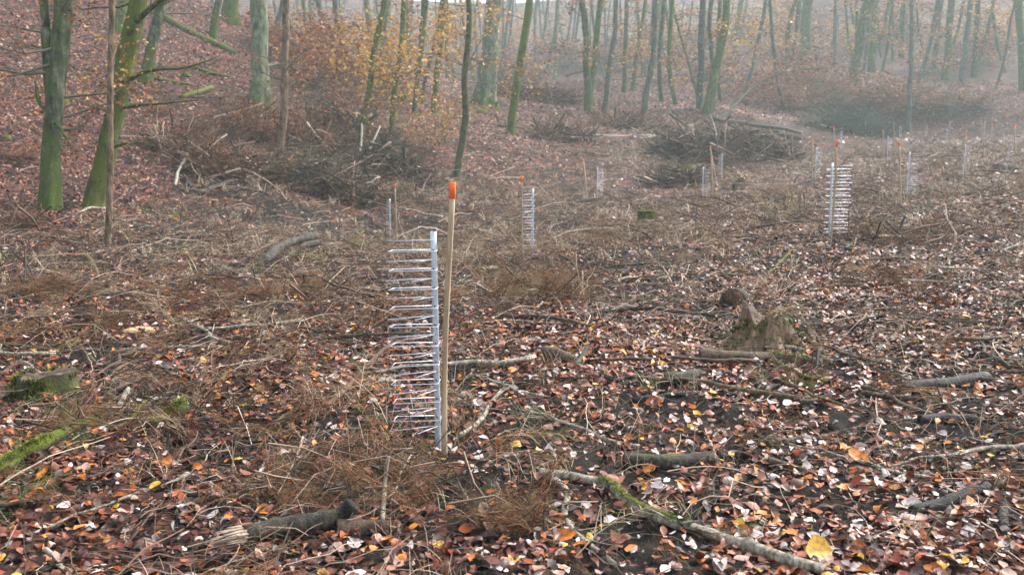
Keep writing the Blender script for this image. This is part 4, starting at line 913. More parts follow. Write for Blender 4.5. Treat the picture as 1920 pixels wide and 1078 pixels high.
# ------------------------------------------------------------------ trees
def foliage(mb, P, s, spread):
    M = len(P); nn = rng.standard_normal((M, 3)) * .55 + [0, 0, .8]; nn /= np.linalg.norm(nn, axis=-1, keepdims=True)
    P = P + rng.standard_normal((M, 3)) * spread
    V, Qd, _ = leaves(P, nn, rng.random(M) * 6.283, s * np.exp(.25 * rng.standard_normal(M)), np.full(M, .2), rng.standard_normal(M) * .3, True)
    mb.add(V, Qd, None, np.repeat(np.clip(rng.random(M), 0, 1), 4))
def limb(mb, base, dirv, L, r, rg, tips, depth=0, maxd=2, droop=.1, S=5, kids=4):
    n = 6; t = np.linspace(0, 1, n)[:, None]; side = rg.normal(size=3) * .12
    P = base + dirv * L * t + side * L * np.sin(t * math.pi) + np.array([0, 0, 1.]) * L * (droop * t * t) ; P = P + rg.normal(size=P.shape) * L * .012
    V, Qd, T = tube_obj(P, r * (1 - .75 * t[:, 0]), S if depth == 0 else 3, .05, None, 1, cap=False); mb.add(V, Qd, None, .3 + .4 * rg.random())
    tips.extend([P[-1], P[-2], P[3]])
    if depth < maxd:
        for k in range(kids):
            i = 1 + rg.integers(0, n - 1); d2 = dirv * .7 + rg.normal(size=3) * np.array([.65, .65, .30]); d2 /= np.linalg.norm(d2)
            limb(mb, P[i], d2, L * rg.uniform(.35, .6), r * (1 - .75 * t[i, 0]) * .55, rg, tips, depth + 1, maxd, droop, S, max(2, kids - 1))
def tree(label, path, r0px, r1px, m, height=16, leafm=None, nleaf=0, lowleaf=0, nb=7, lowb=2, flare=(.6, .35, 5), S=14, branches=(), group=None, cat='tree', seed=0, lsize=.07, name='beech_tree', fork=None, moss=0, dd=None, spreadk=1.0):
    rg = np.random.default_rng(seed + 500)
    p, d = hit(*path[0]) if dd is None else (None, None)
    if dd is not None:
        q = pt(path[0][0], path[0][1], dd); p = np.array([q[0], q[1], float(H(q[0], q[1]))]); d = dd
    Pts = [p - [0, 0, .15]] + [pt(a, b, d) for a, b in path[1:]]
    Pts[0] = p.copy(); Pts.insert(0, p - np.array([0, 0, .25]))
    last = Pts[-1]; dirv = (Pts[-1] - Pts[-2]); dirv /= np.linalg.norm(dirv)
    h_in = last[2] - p[2]; h_more = max(height - h_in, 1.5)
    up = np.array([0, 0, 1.])
    for k in (1, 2, 3):
        dirv = dirv * .8 + up * .25 + np.array([rg.normal(), rg.normal(), 0]) * .04; dirv /= np.linalg.norm(dirv); last = last + dirv * h_more / 3; Pts.append(last)
    n_ = 40; Q = spline(Pts, n_); zrel = np.clip((Q[:, 2] - p[2]), 0, None)
    ra, rb = r0px * d / F, r1px * d / F
    Rr = np.interp(zrel, [0, max(h_in, .5), height + 1], [ra, rb, rb * .25])
    L = np.concatenate([[0], np.cumsum(np.linalg.norm(np.diff(Q, axis=0), axis=1))])
    Q[:, 0] += fbm(L * .6, L * 0 + seed, seed, 2) * ra * .5 * np.clip(zrel, 0, 1)
    t = empty(name, p, label, cat, group)
    mb = MB(); V, Qd, T = tube_obj(Q - p, Rr, S, .07, (flare[0] * 1.9, flare[1] * (.6 + ra * 3), flare[2]), seed); mb.add(V, Qd, T)
    if fork:
        P2 = [pt(a, b, d) for a, b in fork[0]]; dv = P2[-1] - P2[-2]; dv /= np.linalg.norm(dv); dv = dv * .8 + up * .3
        for k in (1, 2): P2.append(P2[-1] + dv * h_more / 2)
        Q2 = spline(P2, 22); V, Qd, T = tube_obj(Q2 - p, np.linspace(fork[1], fork[2] * .4, 22) * d / F, S, .05, None, seed + 1); mb.add(V, Qd, T)
    link('trunk', mb.mesh('trunk'), m, t)
    # explicit limbs seen in the photograph
    for bp, br0, br1 in branches:
        P2 = np.array([pt(q[0], q[1], d + (q[2] if len(q) > 2 else 0)) for q in bp]); Q2 = spline(P2, 14); mb = MB()
        V, Qd, T = tube_obj(Q2 - p, np.linspace(br0, br1, 14) * d / F, 8, .08, None, 3); mb.add(V, Qd, T)
        rg2 = np.random.default_rng(int(bp[0][0])); tp = []
        for k in range(5):
            i = rg2.integers(4, 14); dv = (Q2[-1] - Q2[0]); dv /= np.linalg.norm(dv); dv = dv + rg2.normal(size=3) * .5; dv /= np.linalg.norm(dv)
            limb(mb, Q2[i] - p, dv, .5 + .5 * rg2.random(), br1 * d / F * .5, rg2, tp, 1, 1, .0, 3, 3)
        ob = link('branch', mb.mesh('branch'), m, t)
    # crown
    cb = MB(); tips = []; low = []
    lo_h = max(h_in, 3.0)
    for k in range(nb):
        hh = lo_h + (height - lo_h) * (.02 + .95 * k / max(nb, 1)); i = int(np.argmin(abs(zrel - hh))); a = rg.uniform(0, 6.283)
        dv = np.array([math.cos(a), math.sin(a), .55]); dv /= np.linalg.norm(dv)
        limb(cb, Q[i] - p, dv, (height * .16 + 1.0) * spreadk * rg.uniform(.7, 1.2), Rr[i] * .32, rg, tips, 0, 2, .25, 5, 3)
    for k in range(lowb):
        hh = rg.uniform(.25, .98) * max(h_in, 1.5); i = int(np.argmin(abs(zrel - hh))); a = rg.uniform(0, 6.283)
        dv = np.array([math.cos(a), math.sin(a) * .6, rg.uniform(-.05, .35)]); dv /= np.linalg.norm(dv)
        limb(cb, Q[i] - p, dv, rg.uniform(1.0, 2.4) * spreadk, max(.012, Rr[i] * .18), rg, low, 0, 2, .02, 4, 4)
    if cb.V: cr = link('crown', cb.mesh('crown'), M_twigbark, t)
    if leafm:
        lm = MB()
        if nleaf and tips: tp = np.array(tips); foliage(lm, tp[rg.integers(0, len(tp), nleaf)], lsize, .35)
        if lowleaf and low: tp = np.array(low); foliage(lm, tp[rg.integers(0, len(tp), int(lowleaf * 1.8))], lsize * 1.25, .22)
        if lm.V: link('leaves', lm.mesh('leaves', False), leafm, t)
    return t
M_twigbark = rnd_mat('crown_twigs', [(0, (.05,.045,.035)), (.5, (.10,.09,.065)), (1, (.16,.14,.10))], .85)
tree('forked grey green beech splitting into two stems, leftmost of the trees', [(92,395),(96,300),(103,200),(112,130),(116,60),(120,-10)], 17, 16, B_beech, 17, M_rust, 250, 700, 6, 11, (.45,.5,5), 20, fork=([(101,215),(92,140),(86,60),(82,-10)], 12, 12), seed=1, lsize=.07, branches=[([(97,225),(112,240,-.3),(132,272,-.6)], 4, 2), ([(94,215),(72,190,.2),(66,150,.3)], 4, 2)])
tree('bright green mossy beech leaning strongly right, second from the left', [(176,388),(190,320),(203,250),(222,180),(238,100),(250,40),(258,-10)], 18, 17, B_moss, 16, M_aut, 250, 300, 6, 3, (.12,.5,5), 20, seed=2, lsize=.07,
  branches=[([(248,50),(268,28,-.3),(290,10,-.6),(305,-6,-.8)], 7, 4), ([(236,158),(262,138,-.5),(300,130,-.8),(345,128,-1.),(396,112,-1.2)], 5, 1.2), ([(222,205),(255,198,-.4),(285,196,-.7),(330,192,-.8),(372,188,-1)], 4, .9), ([(215,260),(222,215),(228,180,.1),(236,120,.2)], 9, 8), ([(208,278),(232,270,-.3),(248,270,-.4)], 3, 2)])
tree('slender straight brown trunk standing in front of the mossy leaning beech', [(202,472),(204,380),(206,250),(208,120),(210,-10)], 6, 5.5, B_thin, 12, M_rust, 80, 0, 6, 0, (.2,.2,4), 12, seed=3, name='young_tree')
tree('dark footed grey trunk on the slope behind the mossy leaning beech', [(272,156),(280,110),(292,50),(305,-10)], 9, 11, B_beech, 17, M_rust, 150, 60, 5, 1, (.7,.4,4), 14, seed=4)
tree('trunk partly hidden high behind the mossy leaning beech', [(224,60),(228,20),(232,-20)], 10, 10, B_green, 17, None, 0, 0, 4, 0, seed=5)
tree('slim greenish trunk high on the slope left of the thick one', [(398,70),(404,35),(412,-10)], 7, 6, B_beech, 15, None, 0, 0, 4, 0, seed=6)
tree('thick grey trunk at the top edge of the left slope', [(434,45),(433,10),(432,-20)], 14, 14, B_beech, 18, None, 0, 0, 4, 0, (.4,.4,4), seed=7)
tree('stout straight beech with green mossy foot above the brushy bank', [(484,212),(486,140),(485,60),(487,-10)], 16, 15, B_pbeech, 18, M_rust, 200, 60, 6, 1, (.7,.5,5), 20, seed=8)
tree('brown thin trunk with rusty leaves right of the stout beech', [(524,300),(530,220),(534,120),(539,-10)], 7.5, 6.5, B_thin, 14, M_rust, 150, 420, 6, 7, (.3,.2,4), 12, seed=9, lsize=.08)
tree('curving thin mossy trunk rising from the left bank', [(676,275),(682,220),(697,140),(702,90),(722,0)], 6, 5.5, B_green, 13, M_yel, 150, 350, 6, 5, (.2,.2,4), 10, seed=10, lsize=.10)
tree('thin trunk leaning right next to the curving mossy one', [(734,252),(742,160),(752,80),(757,-10)], 5.5, 5, B_green, 14, M_aut, 100, 150, 6, 4, (.2,.2,4), 10, seed=11, lsize=.10)
tree('pale thick trunk behind the two thin bank trunks', [(722,165),(724,80),(728,-10)], 11, 10, B_pbeech, 18, None, 0, 0, 5, 0, (.3,.3,4), seed=12)
tree('thin dark stem in a pair, left stem, on the middle slope', [(776,218),(786,130),(794,60),(801,-10)], 4.5, 4, B_green, 13, M_rust, 80, 80, 5, 3, (.4,.2,4), 9, seed=13, lsize=.10)
tree('thin dark stem in a pair, right leaning stem, on the middle slope', [(788,196),(800,140),(816,80),(826,20)], 3.5, 3, B_dark, 11, M_rust, 60, 60, 5, 3, (.3,.2,4), 9, seed=14, lsize=.10)
tree('mossy straight trunk with golden leaves behind the dark leaning stem', [(813,218),(820,140),(829,60),(834,-10)], 6, 5.5, B_green, 14, M_yel, 100, 420, 6, 7, (.2,.2,4), 10, seed=15, lsize=.11)
tree('dark leaning stem with yellow leaves, lowest at the edge of the clearing', [(856,332),(864,285),(872,220),(870,150),(879,80),(877,-10)], 7, 5, B_dark, 13, M_yel, 100, 700, 6, 10, (.4,.2,4), 12, seed=16, lsize=.085)
tree('huge ridged pale green beech in the centre left, thickest trunk in view', [(908,200),(913,140),(919,70),(926,-10)], 15.5, 14, B_pbeech, 22, M_aut, 200, 100, 6, 2, (.5,.8,6), 24, seed=17, lsize=.12)
tree('green mossy tree leaning right, alone in front of the valley', [(957,252),(966,190),(977,120),(986,60),(994,-10)], 8, 7, B_moss, 16, M_rust, 100, 60, 6, 3, (.35,.3,4), 14, seed=18, lsize=.11)
FARL = [
 ([(1040,150),(1042,70),(1045,-5)],3.5,3,'thin upright stem in the mist right of the green leaning tree'),
 ([(1004,140),(1003,60),(1006,-5)],3,3,'thin misty stem directly beside the green leaning tree'),
 ([(1102,208),(1101,130),(1098,60),(1090,-5)],7,6,'left trunk of the close pair in the valley floor'),
 ([(1105,204),(1112,130),(1122,50),(1126,-5)],6,5.5,'right trunk of the close pair in the valley floor'),
 ([(1133,212),(1143,130),(1152,60),(1156,-5)],5,4.5,'straight trunk leaning right beside the close pair'),
 ([(1170,175),(1172,90),(1176,-5)],4.5,4,'thin grey trunk behind in the valley middle'),
 ([(1186,170),(1196,90),(1212,-5)],4,3.5,'thin crooked trunk leaning right in the valley middle'),
 ([(1206,216),(1218,140),(1226,80),(1228,-5)],6,5,'mossy trunk at the right side of the valley floor'),
 ([(1240,190),(1236,110),(1246,-5)],4,4,'thin stem between two mossy trunks on the valley floor'),
 ([(1267,196),(1256,140),(1257,60),(1260,-5)],4.5,4,'wavy thin trunk left of the brush pile trees'),
 ([(1312,205),(1314,110),(1318,-5)],7,6,'straight hazy trunk behind the far brush pile'),
 ([(1308,180),(1288,110),(1268,40),(1258,-5)],2.5,2.5,'thin pole slanting left behind the far brush pile'),
 ([(1326,212),(1342,130),(1356,60),(1364,-5)],9,7,'thick green trunk leaning right behind the brush pile'),
 ([(1338,208),(1336,120),(1331,50),(1333,-5)],4,4,'slim stem crossing the thick green trunk behind the pile'),
 ([(1350,190),(1346,110),(1350,-5)],3.5,3.5,'slim upright stem right of the thick green trunk'),
 ([(1376,120),(1382,60),(1392,-5)],5,5,'grey trunk standing high on the far slope centre'),
 ([(1398,180),(1414,110),(1428,50),(1438,-5)],3.5,3.5,'thin stem leaning right with yellow leaves on the far slope'),
 ([(1477,135),(1478,70),(1486,20),(1495,-5)],5,4,'crooked dark trunk on the far slope'),
 ([(1504,122),(1510,60),(1518,-5)],10,9,'sturdy pale trunk on the far slope, right of the crooked one'),
 ([(1565,122),(1566,60),(1568,-5)],4,3.5,'thin dark stem with yellow leaf sprays on the far slope'),
 ([(1600,152),(1608,90),(1622,20),(1632,-5)],9,8,'sturdy trunk leaning right on the far slope'),
 ([(1634,136),(1636,70),(1641,-5)],7.5,7,'pale trunk right behind the sturdy leaning trunk'),
 ([(1703,245),(1704,200),(1708,120),(1709,60),(1709,-5)],4.5,4,'slim trunk with rusty leaves rising from the far green brush'),
 ([(1690,110),(1692,50),(1694,-5)],5,5,'hazy grey trunk upper right of the far slope'),
 ([(1772,150),(1778,80),(1786,-5)],7,6,'dark hazy trunk in the right background group'),
 ([(1803,160),(1812,80),(1822,-5)],6,5,'pale hazy trunk in the right background group'),
 ([(1826,145),(1830,70),(1836,-5)],5,5,'thin hazy trunk right of the background group'),
 ([(1918,170),(1915,80),(1912,-5)],7,7,'hazy trunk at the right edge of the picture'),
 ([(1750,130),(1758,60),(1764,-5)],6,5,'dim trunk left of the right background group'),
]
for i, (pth, a_, b_, lab) in enumerate(FARL):
    lf = [M_aut, M_yel, M_rust, None][i % 4]; m_ = [B_green, B_far, B_beech][i % 3]
    tree(lab, pth, a_, b_, m_, 15 + (i % 4), lf, 120, 120 + 60 * (i % 3), 5, 5, (.3, .3, 4), 10, seed=30 + i, lsize=.14, spreadk=1.4)
# further thin trees of the misty wood: a few kinds, copied
kinds = []
for k in range(5):
    t = tree('thin misty trunk of the far wood', [(960, 300), (960 + 5 * k - 10, 120), (960 + 8 * k - 16, -20)], 5, 4.6, [B_far, B_green, B_far, B_beech, B_far][k], 17, [M_aut, None, M_yel, M_rust, None][k], 160, 160, 7, 5, (.3, .3, 4), 8, seed=80 + k, lsize=.15, dd=60.0, name='forest_tree', spreadk=1.3)
    kinds.append(t)
def copy_tree(o, loc, rz, s):
    c = o.copy(); C.objects.link(c); c.location = loc; c.rotation_euler = (0, 0, rz); c.scale = (s, s, s)
    for ch in o.children:
        q = ch.copy(); C.objects.link(q); q.parent = c
    return c
used = set(); spots = []
tries = 0
while len(spots) < 215 and tries < 4000:
    tries += 1
    pxx = rng.uniform(-10, 1930) if tries % 3 else rng.uniform(560, 1280); d = rng.uniform(62, 170) if tries % 3 else rng.uniform(105, 260)
    X = (pxx - CX) / F * d; Y = d
    z_ = float(H(X, Y)); px_, py_, dd_ = [float(v) for v in project(np.array(X), np.array(Y), np.array(z_))]
    if d < 78 and not (500 < pxx < 800): continue
    if 930 < pxx < 1090 and d < 120: continue
    if 1080 < pxx < 1300 and d < 95: continue
    if pxx > 1690 and d < 92: continue
    if any((X - a) ** 2 + (Y - b) ** 2 < 6 for a, b in spots): continue
    spots.append((X, Y))
for i, (X, Y) in enumerate(spots):
    k = i % 5; loc = (X, Y, float(H(X, Y)) - .05)
    kd = ['misty trunk with orange leaves', 'bare greenish misty trunk', 'misty trunk with yellow leaves', 'misty trunk with rusty leaves', 'bare grey misty trunk'][k] + (' on the left slope' if X < -12 else ' down the valley' if X < 14 else ' on the right hand slope')
    if k not in used: o = kinds[k]; used.add(k); o.location = loc; o.rotation_euler = (0, 0, rng.uniform(0, 6.28))
    else: o = copy_tree(kinds[k], loc, rng.uniform(0, 6.28), rng.uniform(.75, 1.35))
    o['label'] = kd; o['group'] = 'misty forest trees'; o['category'] = 'tree'
# ------------------------------------------------------------------ shrubs, saplings, brush heaps
def shrub_mesh(seed, leafm, nst=9, h=2.2, nleaf=800, spread=1.2, ls=.10):
    rg = np.random.default_rng(seed); mb = MB(); tips = []
    for k in range(nst):
        a = rg.uniform(0, 6.283); dv = np.array([math.cos(a) * .6, math.sin(a) * .6, 1.0]); dv /= np.linalg.norm(dv)
        limb(mb, np.array([rg.normal() * .15, rg.normal() * .15, -.05]), dv, h * rg.uniform(.6, 1.1), .018, rg, tips, 0, 2, -.12, 4, 4)
    st_ = mb.mesh('stems'); st_.materials.append(M_twigbark)
    lm = MB(); tp = np.array(tips); tp = tp[tp[:, 2] > .15]; foliage(lm, tp[rg.integers(0, len(tp), nleaf)], ls, .12); le = lm.mesh('leaves', False); le.materials.append(leafm)
    return st_, le
SH = {'orange': shrub_mesh(1, M_aut), 'rust': shrub_mesh(2, M_rust, 11, 1.8, 1300), 'gold': shrub_mesh(3, M_yel, 8, 2.4, 520), 'bare': shrub_mesh(4, M_rust, 16, 1.7, 260), 'tan': shrub_mesh(5, M_tan, 5, 1.2, 130, 1.2, .30)}
def shrub(kind, px, py, hpx, label, group=None, wide=1.0, cat='shrub', dep=None):
    p, d = hit(px, py)
    if dep: q = pt(px, py, dep); p = np.array([q[0], q[1], float(H(q[0], q[1]))]); d = dep
    s = hpx * d / F / 1.9
    t = empty('shrub', p, label, cat, group); t.scale = (s * wide, s * wide, s); t.rotation_euler = (0, 0, rng.uniform(0, 6.28))
    a, b = SH[kind]; link('stems', a, None, t); link('leaves', b, None, t)
SHL = [('gold',690,215,150,'golden young beech between the thin bank trunks',1.1),('orange',640,190,120,'orange yellow sapling on the upper left bank',1.2),('rust',585,165,110,'rusty shrub on the crest left of the thin trunks',1.3),
 ('rust',560,110,80,'dull red shrub high on the left crest',1.4),('orange',660,120,90,'pale orange shrub on the crest against the fog',1.3),('rust',610,90,70,'faded rusty shrub against the foggy sky',1.3),('rust',745,170,80,'rusty undergrowth behind the bank trunks',1.4),
 ('gold',840,270,95,'yellow leaved sapling left of the dark leaning stem',.9),('orange',805,285,60,'low orange sapling at the wood edge',1.1),('rust',500,270,70,'rusty twigs around the brown thin trunk',1.3),('bare',560,250,70,'bare grey brown bush on the bank',1.4),
 ('bare',610,230,90,'bare tangled bush below the golden beech',1.4),('bare',450,260,60,'low bare bush on the brushy bank',1.6),('bare',380,240,50,'bare tangled bush on the edge of the leaf slope',1.8),('bare',640,290,70,'grey bare bush low on the bank',1.4),
 ('rust',1500,150,60,'rusty shrub on the far slope under the sturdy trunk',1.8),('orange',1545,165,55,'orange shrub patch right of it on the far slope',1.6),('rust',1440,170,50,'faded red undergrowth left on the far slope',2.0),('rust',1590,200,60,'brown bush at the back edge of the clearing',1.8),
 ('orange',1690,215,45,'orange leaves around the slim trunk in the green brush',1.4),('gold',1572,110,75,'yellow sapling with layered sprays on the far slope',1.0),('rust',1650,200,50,'dull brown bush beside the green brush',2.0),('bare',1500,195,50,'bare hazy bush at the far edge',2.0),
 ('rust',1640,228,48,'rusty brown bracken bush between faint stakes at the back',1.8),('orange',1725,212,40,'orange brown bush in front of the dark green heap',1.8),('rust',1475,208,44,'rusty thicket at the far left end of the back edge',2.0),('rust',1410,196,40,'dull rusty bush behind the right end of the brush pile',2.0),('rust',1810,205,46,'brown bush at the back right among dark sprays',1.8),
 ('rust',1060,190,22,'low rusty patch on the valley floor',2.4),('orange',1000,178,20,'low orange shrub behind the green leaning tree',2.6),('bare',1130,165,40,'bare hazy bush in the valley',2.0),('orange',1240,150,60,'pale orange sapling in the valley mist',1.3),('gold',1160,130,60,'pale yellow sapling far in the valley',1.2),
 ('gold',1420,90,70,'pale golden sapling high in the far mist',1.2),('rust',1320,150,60,'pinkish brown bush in the far mist',1.6),('orange',1760,140,60,'pale orange sapling in the right background',1.5),('rust',1830,120,60,'faded brown sapling in the right background',1.6),('gold',1890,90,60,'pale yellow sapling at the far right top',1.4),
 ('tan',485,748,50,'low sprig with hanging withered orange leaves left of the nearest guard',1.0),('tan',550,820,46,'low sprig of creamy withered leaves left of the nearest guard foot',1.0),('tan',1392,340,26,'small brown leafed sprig right of the paired guards',1.3),('bare',30,430,46,'dark tangled bush at the left edge in front of the slope',1.6),
 ('rust',40,300,30,'low rusty seedling at the left edge of the slope',2.4),('rust',300,215,20,'low reddish seedling under the mossy beech limbs',2.4),('bare',330,300,60,'dark bare brush at the left end of the bank',1.5)]
for kd, a_, b_, h_, lab, wd in SHL: shrub(kd, a_, b_, h_, lab, None, wd)
for i in range(30):
    a_ = rng.uniform(540, 1920); b_ = rng.uniform(60, 120) if a_ > 1250 else rng.uniform(95, 150)
    kd = ['orange', 'rust', 'gold', 'bare', 'rust'][i % 5]; nm = {'orange': 'hazy orange undergrowth sapling in the far wood', 'rust': 'hazy rusty undergrowth bush in the far wood', 'gold': 'hazy yellow undergrowth sapling in the far wood', 'bare': 'hazy bare undergrowth bush in the far wood'}[kd]
    shrub(kd, a_, b_, rng.uniform(40, 75), nm, 'hazy undergrowth of the far wood', rng.uniform(1.2, 2), dep=None)
# rusty arching sapling bent over right of the brush pile
p, d = hit(1340, 235); mb = MB(); Q = spline([pt(a, b, d + c) for a, b, c in ((1332,240,0),(1375,200,2),(1410,165,4),(1450,143,5),(1500,131,6),(1560,128,7))], 24)
V, Qd, T = tube_obj(Q - p, np.linspace(3.2, 1.2, 24) * d / F, 6, .06); mb.add(V, Qd, T); t = empty('bent_sapling', p, 'thin sapling bent right in a long arch with rusty leaves, above the far brush pile', 'sapling')
rg = np.random.default_rng(5); tp = []
for k in range(26):
    i = rg.integers(6, 24); dv = rg.normal(size=3); dv[2] = -abs(dv[2]) * .4 + .3; dv /= np.linalg.norm(dv); limb(mb, Q[i] - p, dv, 1.3, .012, rg, tp, 0, 1, -.1, 3, 3)
link('trunk', mb.mesh('trunk'), B_far, t); lm = MB(); tp = np.array(tp); foliage(lm, tp[rg.integers(0, len(tp), 900)], .12, .25); link('leaves', lm.mesh('leaves', False), M_rust, t)
# brush heaps: domes of dead sprays, each a thing
def heap(label, px, py, wpx, hpx, n, depth=1.0, m=None, green=0.0, s=(.6, 1.4), twn=60, val=.35, name='brush_heap', lo=True, thick=1.0):
    p, d = hit(px, py); a = wpx * d / F / 2; h = hpx * d / F; c0 = p + np.array([0, a * depth * .6, 0])
    u = rng.random(n) * 6.283; r = np.sqrt(rng.random(n)); x = c0[0] + a * r * np.cos(u); y = c0[1] + a * depth * r * np.sin(u)
    dome = (1 - r ** 2) ** .6 * np.clip(.55 + 1.6 * fbm(x * 5 / a, y * 5 / a, int(px) % 50, 2), .1, 1.35); z = H(x, y) + h * dome * rng.random(n) ** .7 * .8
    t = empty(name, p, label, 'brush heap')
    mb = MB(); n_far = d > 22
    sc_ = (s[0] + (s[1] - s[0]) * rng.random(n)) * (d / 30) ** .5 * (1.35 if n_far else 1)
    add_sprays(mb, x - p[0], y - p[1], z - p[2], sc_, .75, lo=lo, val=val + .1)
    link('brush', mb.mesh('brush', False), m or M_brush, t)
    M = int(twn * (2.8 if n_far else 1.3)); u = rng.random(M) * 6.283; r = np.sqrt(rng.random(M)); x = c0[0] + a * r * np.cos(u); y = c0[1] + a * depth * r * np.sin(u); z = H(x, y) + h * (1 - r ** 2) ** .6 * rng.random(M)
    az = rng.random(M) * 6.283; el = rng.normal(size=M) * .5; L = rng.uniform(.5, 1.8, M) * (d / 30) ** .5; D = np.stack([np.cos(az) * np.cos(el), np.sin(az) * np.cos(el), np.sin(el)], -1)
    tq = np.linspace(-.5, .5, 5); P = (np.stack([x, y, z], -1) - p)[:, None] + D[:, None] * tq[None, :, None] * L[:, None, None]; P += rng.standard_normal(P.shape) * .02
    V, Qd = batch_tubes(P, (rng.uniform(.005, .022, M) * min(1.6, d / 28) * np.where(rng.random(M) < .25, 2.2, 1) * thick)[:, None] * np.linspace(1, .4, 5)[None], 4); b2 = MB(); b2.add(V, Qd, None, np.repeat(rng.random(M) ** 1.5, 20)); link('sticks', b2.mesh('sticks'), M_twig, t)
    if n_far:
        k = int(n * 2.2); u = rng.random(k) * 6.283; r = np.sqrt(rng.random(k)); x = c0[0] + a * r * np.cos(u); y = c0[1] + a * depth * r * np.sin(u); z = H(x, y) + h * (1 - r ** 2) ** .6 * rng.random(k) * .9 + .02
        b4 = MB(); foliage(b4, np.stack([x, y, z], -1) - p, .09 * (d / 30) ** .5, .05); link('caught_leaves', b4.mesh('caught_leaves', False), M_hill, t)
    if green:
        k = int(n * green); u = rng.random(k) * 6.283; r = np.sqrt(rng.random(k)); x = c0[0] + a * r * np.cos(u); y = c0[1] + a * depth * r * np.sin(u); z = H(x, y) + h * (1 - r ** 2) ** .6 * (.5 + .5 * rng.random(k))
        b3 = MB(); add_sprays(b3, x - p[0], y - p[1], z - p[2], np.full(k, s[1] * .9) * (d / 30) ** .5, .5, lo=True); link('green_sprays', b3.mesh('green_sprays', False), M_green, t)
heap('large dark brush heap on the left bank under the rusty shrubs', 420, 330, 230, 60, 420, .6, None, .0)
heap('brushwood heap with green spruce sprays at the foot of the bank', 610, 372, 260, 75, 480, .6, M_brushg, .16)
heap('green tinged brush heap between the bank trunks and the dark leaning stem', 735, 340, 170, 70, 320, .7, M_brushg, .22)
heap('brown brush heap high on the left bank', 520, 270, 240, 55, 320, .7)
heap('tangled grey brush heap beneath the golden beech', 650, 265, 170, 50, 260, .8, M_brushg)
heap('low brush heap at the left end of the bank', 330, 290, 130, 45, 180, .8)
heap('large far brush pile of felled tops in the middle distance', 1335, 303, 225, 76, 460, .6, M_brushg, .02, (.8, 1.8), 120, .38, thick=1.1)
heap('right part of the far brush pile, dark and twiggy', 1440, 300, 130, 46, 240, .6, M_brushg, .03, (.8, 1.6), 70, .35, thick=1.1)
heap('low brown heap left of the far brush pile', 1190, 245, 150, 16, 140, .7, None, 0, (.8, 1.6), 50)
heap('dark low heap in front of the valley trees', 1060, 265, 130, 22, 180, .7)
heap('dark soil and brush mound behind the green leaning tree', 1000, 192, 190, 26, 220, .5, None, 0, (1, 2), 60, .1)
heap('brush heap left of the two sided guard', 1270, 350, 100, 30, 170, .7, M_brushg)
heap('dark green brush heap at the back right of the clearing', 1760, 222, 180, 30, 90, .4, M_brush, .45, (1.2, 2.4), 60, .4)
heap('dark green brush strip at the back of the clearing', 1600, 250, 170, 14, 170, .4, M_green, .5, (1, 2), 20)
heap('blue green brush heap below the faded rusty shrubs', 1560, 215, 200, 22, 90, .4, M_brush, .25, (1.2, 2.4), 60, .5)
heap('brush heap behind the hazy far stakes', 1680, 195, 150, 22, 80, .4, M_brush, .2, (1.2, 2.4), 50, .5)
heap('low brush heap at the left edge in front of the trees', 20, 432, 90, 30, 200, .8, None, 0, (.4, 1.0), 40, .2)
heap('brown brushwood mound at the left edge', 60, 560, 150, 26, 240, .9, None, .03, (.35, .8), 30, .4, lo=False)
heap('brushwood mound in front of the nearest guard', 650, 952, 360, 80, 260, .8, None, .04, (.45, .95), 150, .5, lo=False)
heap('pale tangled brushwood at the lower left above the mossy branch', 160, 800, 170, 40, 110, .8, None, .02, (.4, .7), 40, .7, lo=False)
heap('brushwood mound left of the pale mossy branch', 960, 1000, 150, 60, 80, .9, None, .04, (.4, .8), 30, .55, lo=False)
heap('fine brushwood mound under the bright mossy stick', 1490, 720, 130, 18, 60, .8, None, .0, (.35, .7), 30, .4, lo=False)
heap('brushwood mound right below the second nearest guard', 1700, 465, 260, 22, 200, .6, None, .0, (.5, 1.1), 50, .35)
heap('brown brushwood mound in the middle behind the nearest stake', 1010, 560, 240, 26, 170, .7, None, .02, (.4, .9), 40, .4, lo=False)
heap('dry brushwood heap left of the nearest guard at mid height', 560, 560, 220, 22, 150, .8, None, .02, (.4, .9), 40, .5, lo=False)
# live green sprigs in the foreground
def sprig(px, py, s, label):
    p, d = hit(px, py); mb = MB(); k = 7; add_sprays(mb, rng.normal(size=k) * .06 * s, rng.normal(size=k) * .06 * s, np.full(k, .02), np.full(k, s * .5), .45); o = link('spruce_sprig', mb.mesh('spruce_sprig', False), M_sprig, None, p); tag(o, label, 'sprig')
M_sprig = rnd_mat('green_sprig', [(0, (.05,.09,.02)), (.5, (.10,.15,.035)), (1, (.17,.21,.07))], .6)
for a in [(120,850,.6,'green spruce sprig lying on the mossy branch at the left'),(20,945,.9,'green spruce sprigs at the left edge'),(455,945,.5,'green sprig left of the arched brown stick'),(1370,1010,.5,'green grey sprig hanging over the pale mossy branch'),
  (1020,830,.4,'small green sprig right of the nearest stake foot'),(460,765,.35,'tiny green sprig left of the withered leaves'),(800,590,.35,'small green sprig behind the nearest guard'),(90,780,.5,'green sprig below the large mossy stump')]: sprig(*a)
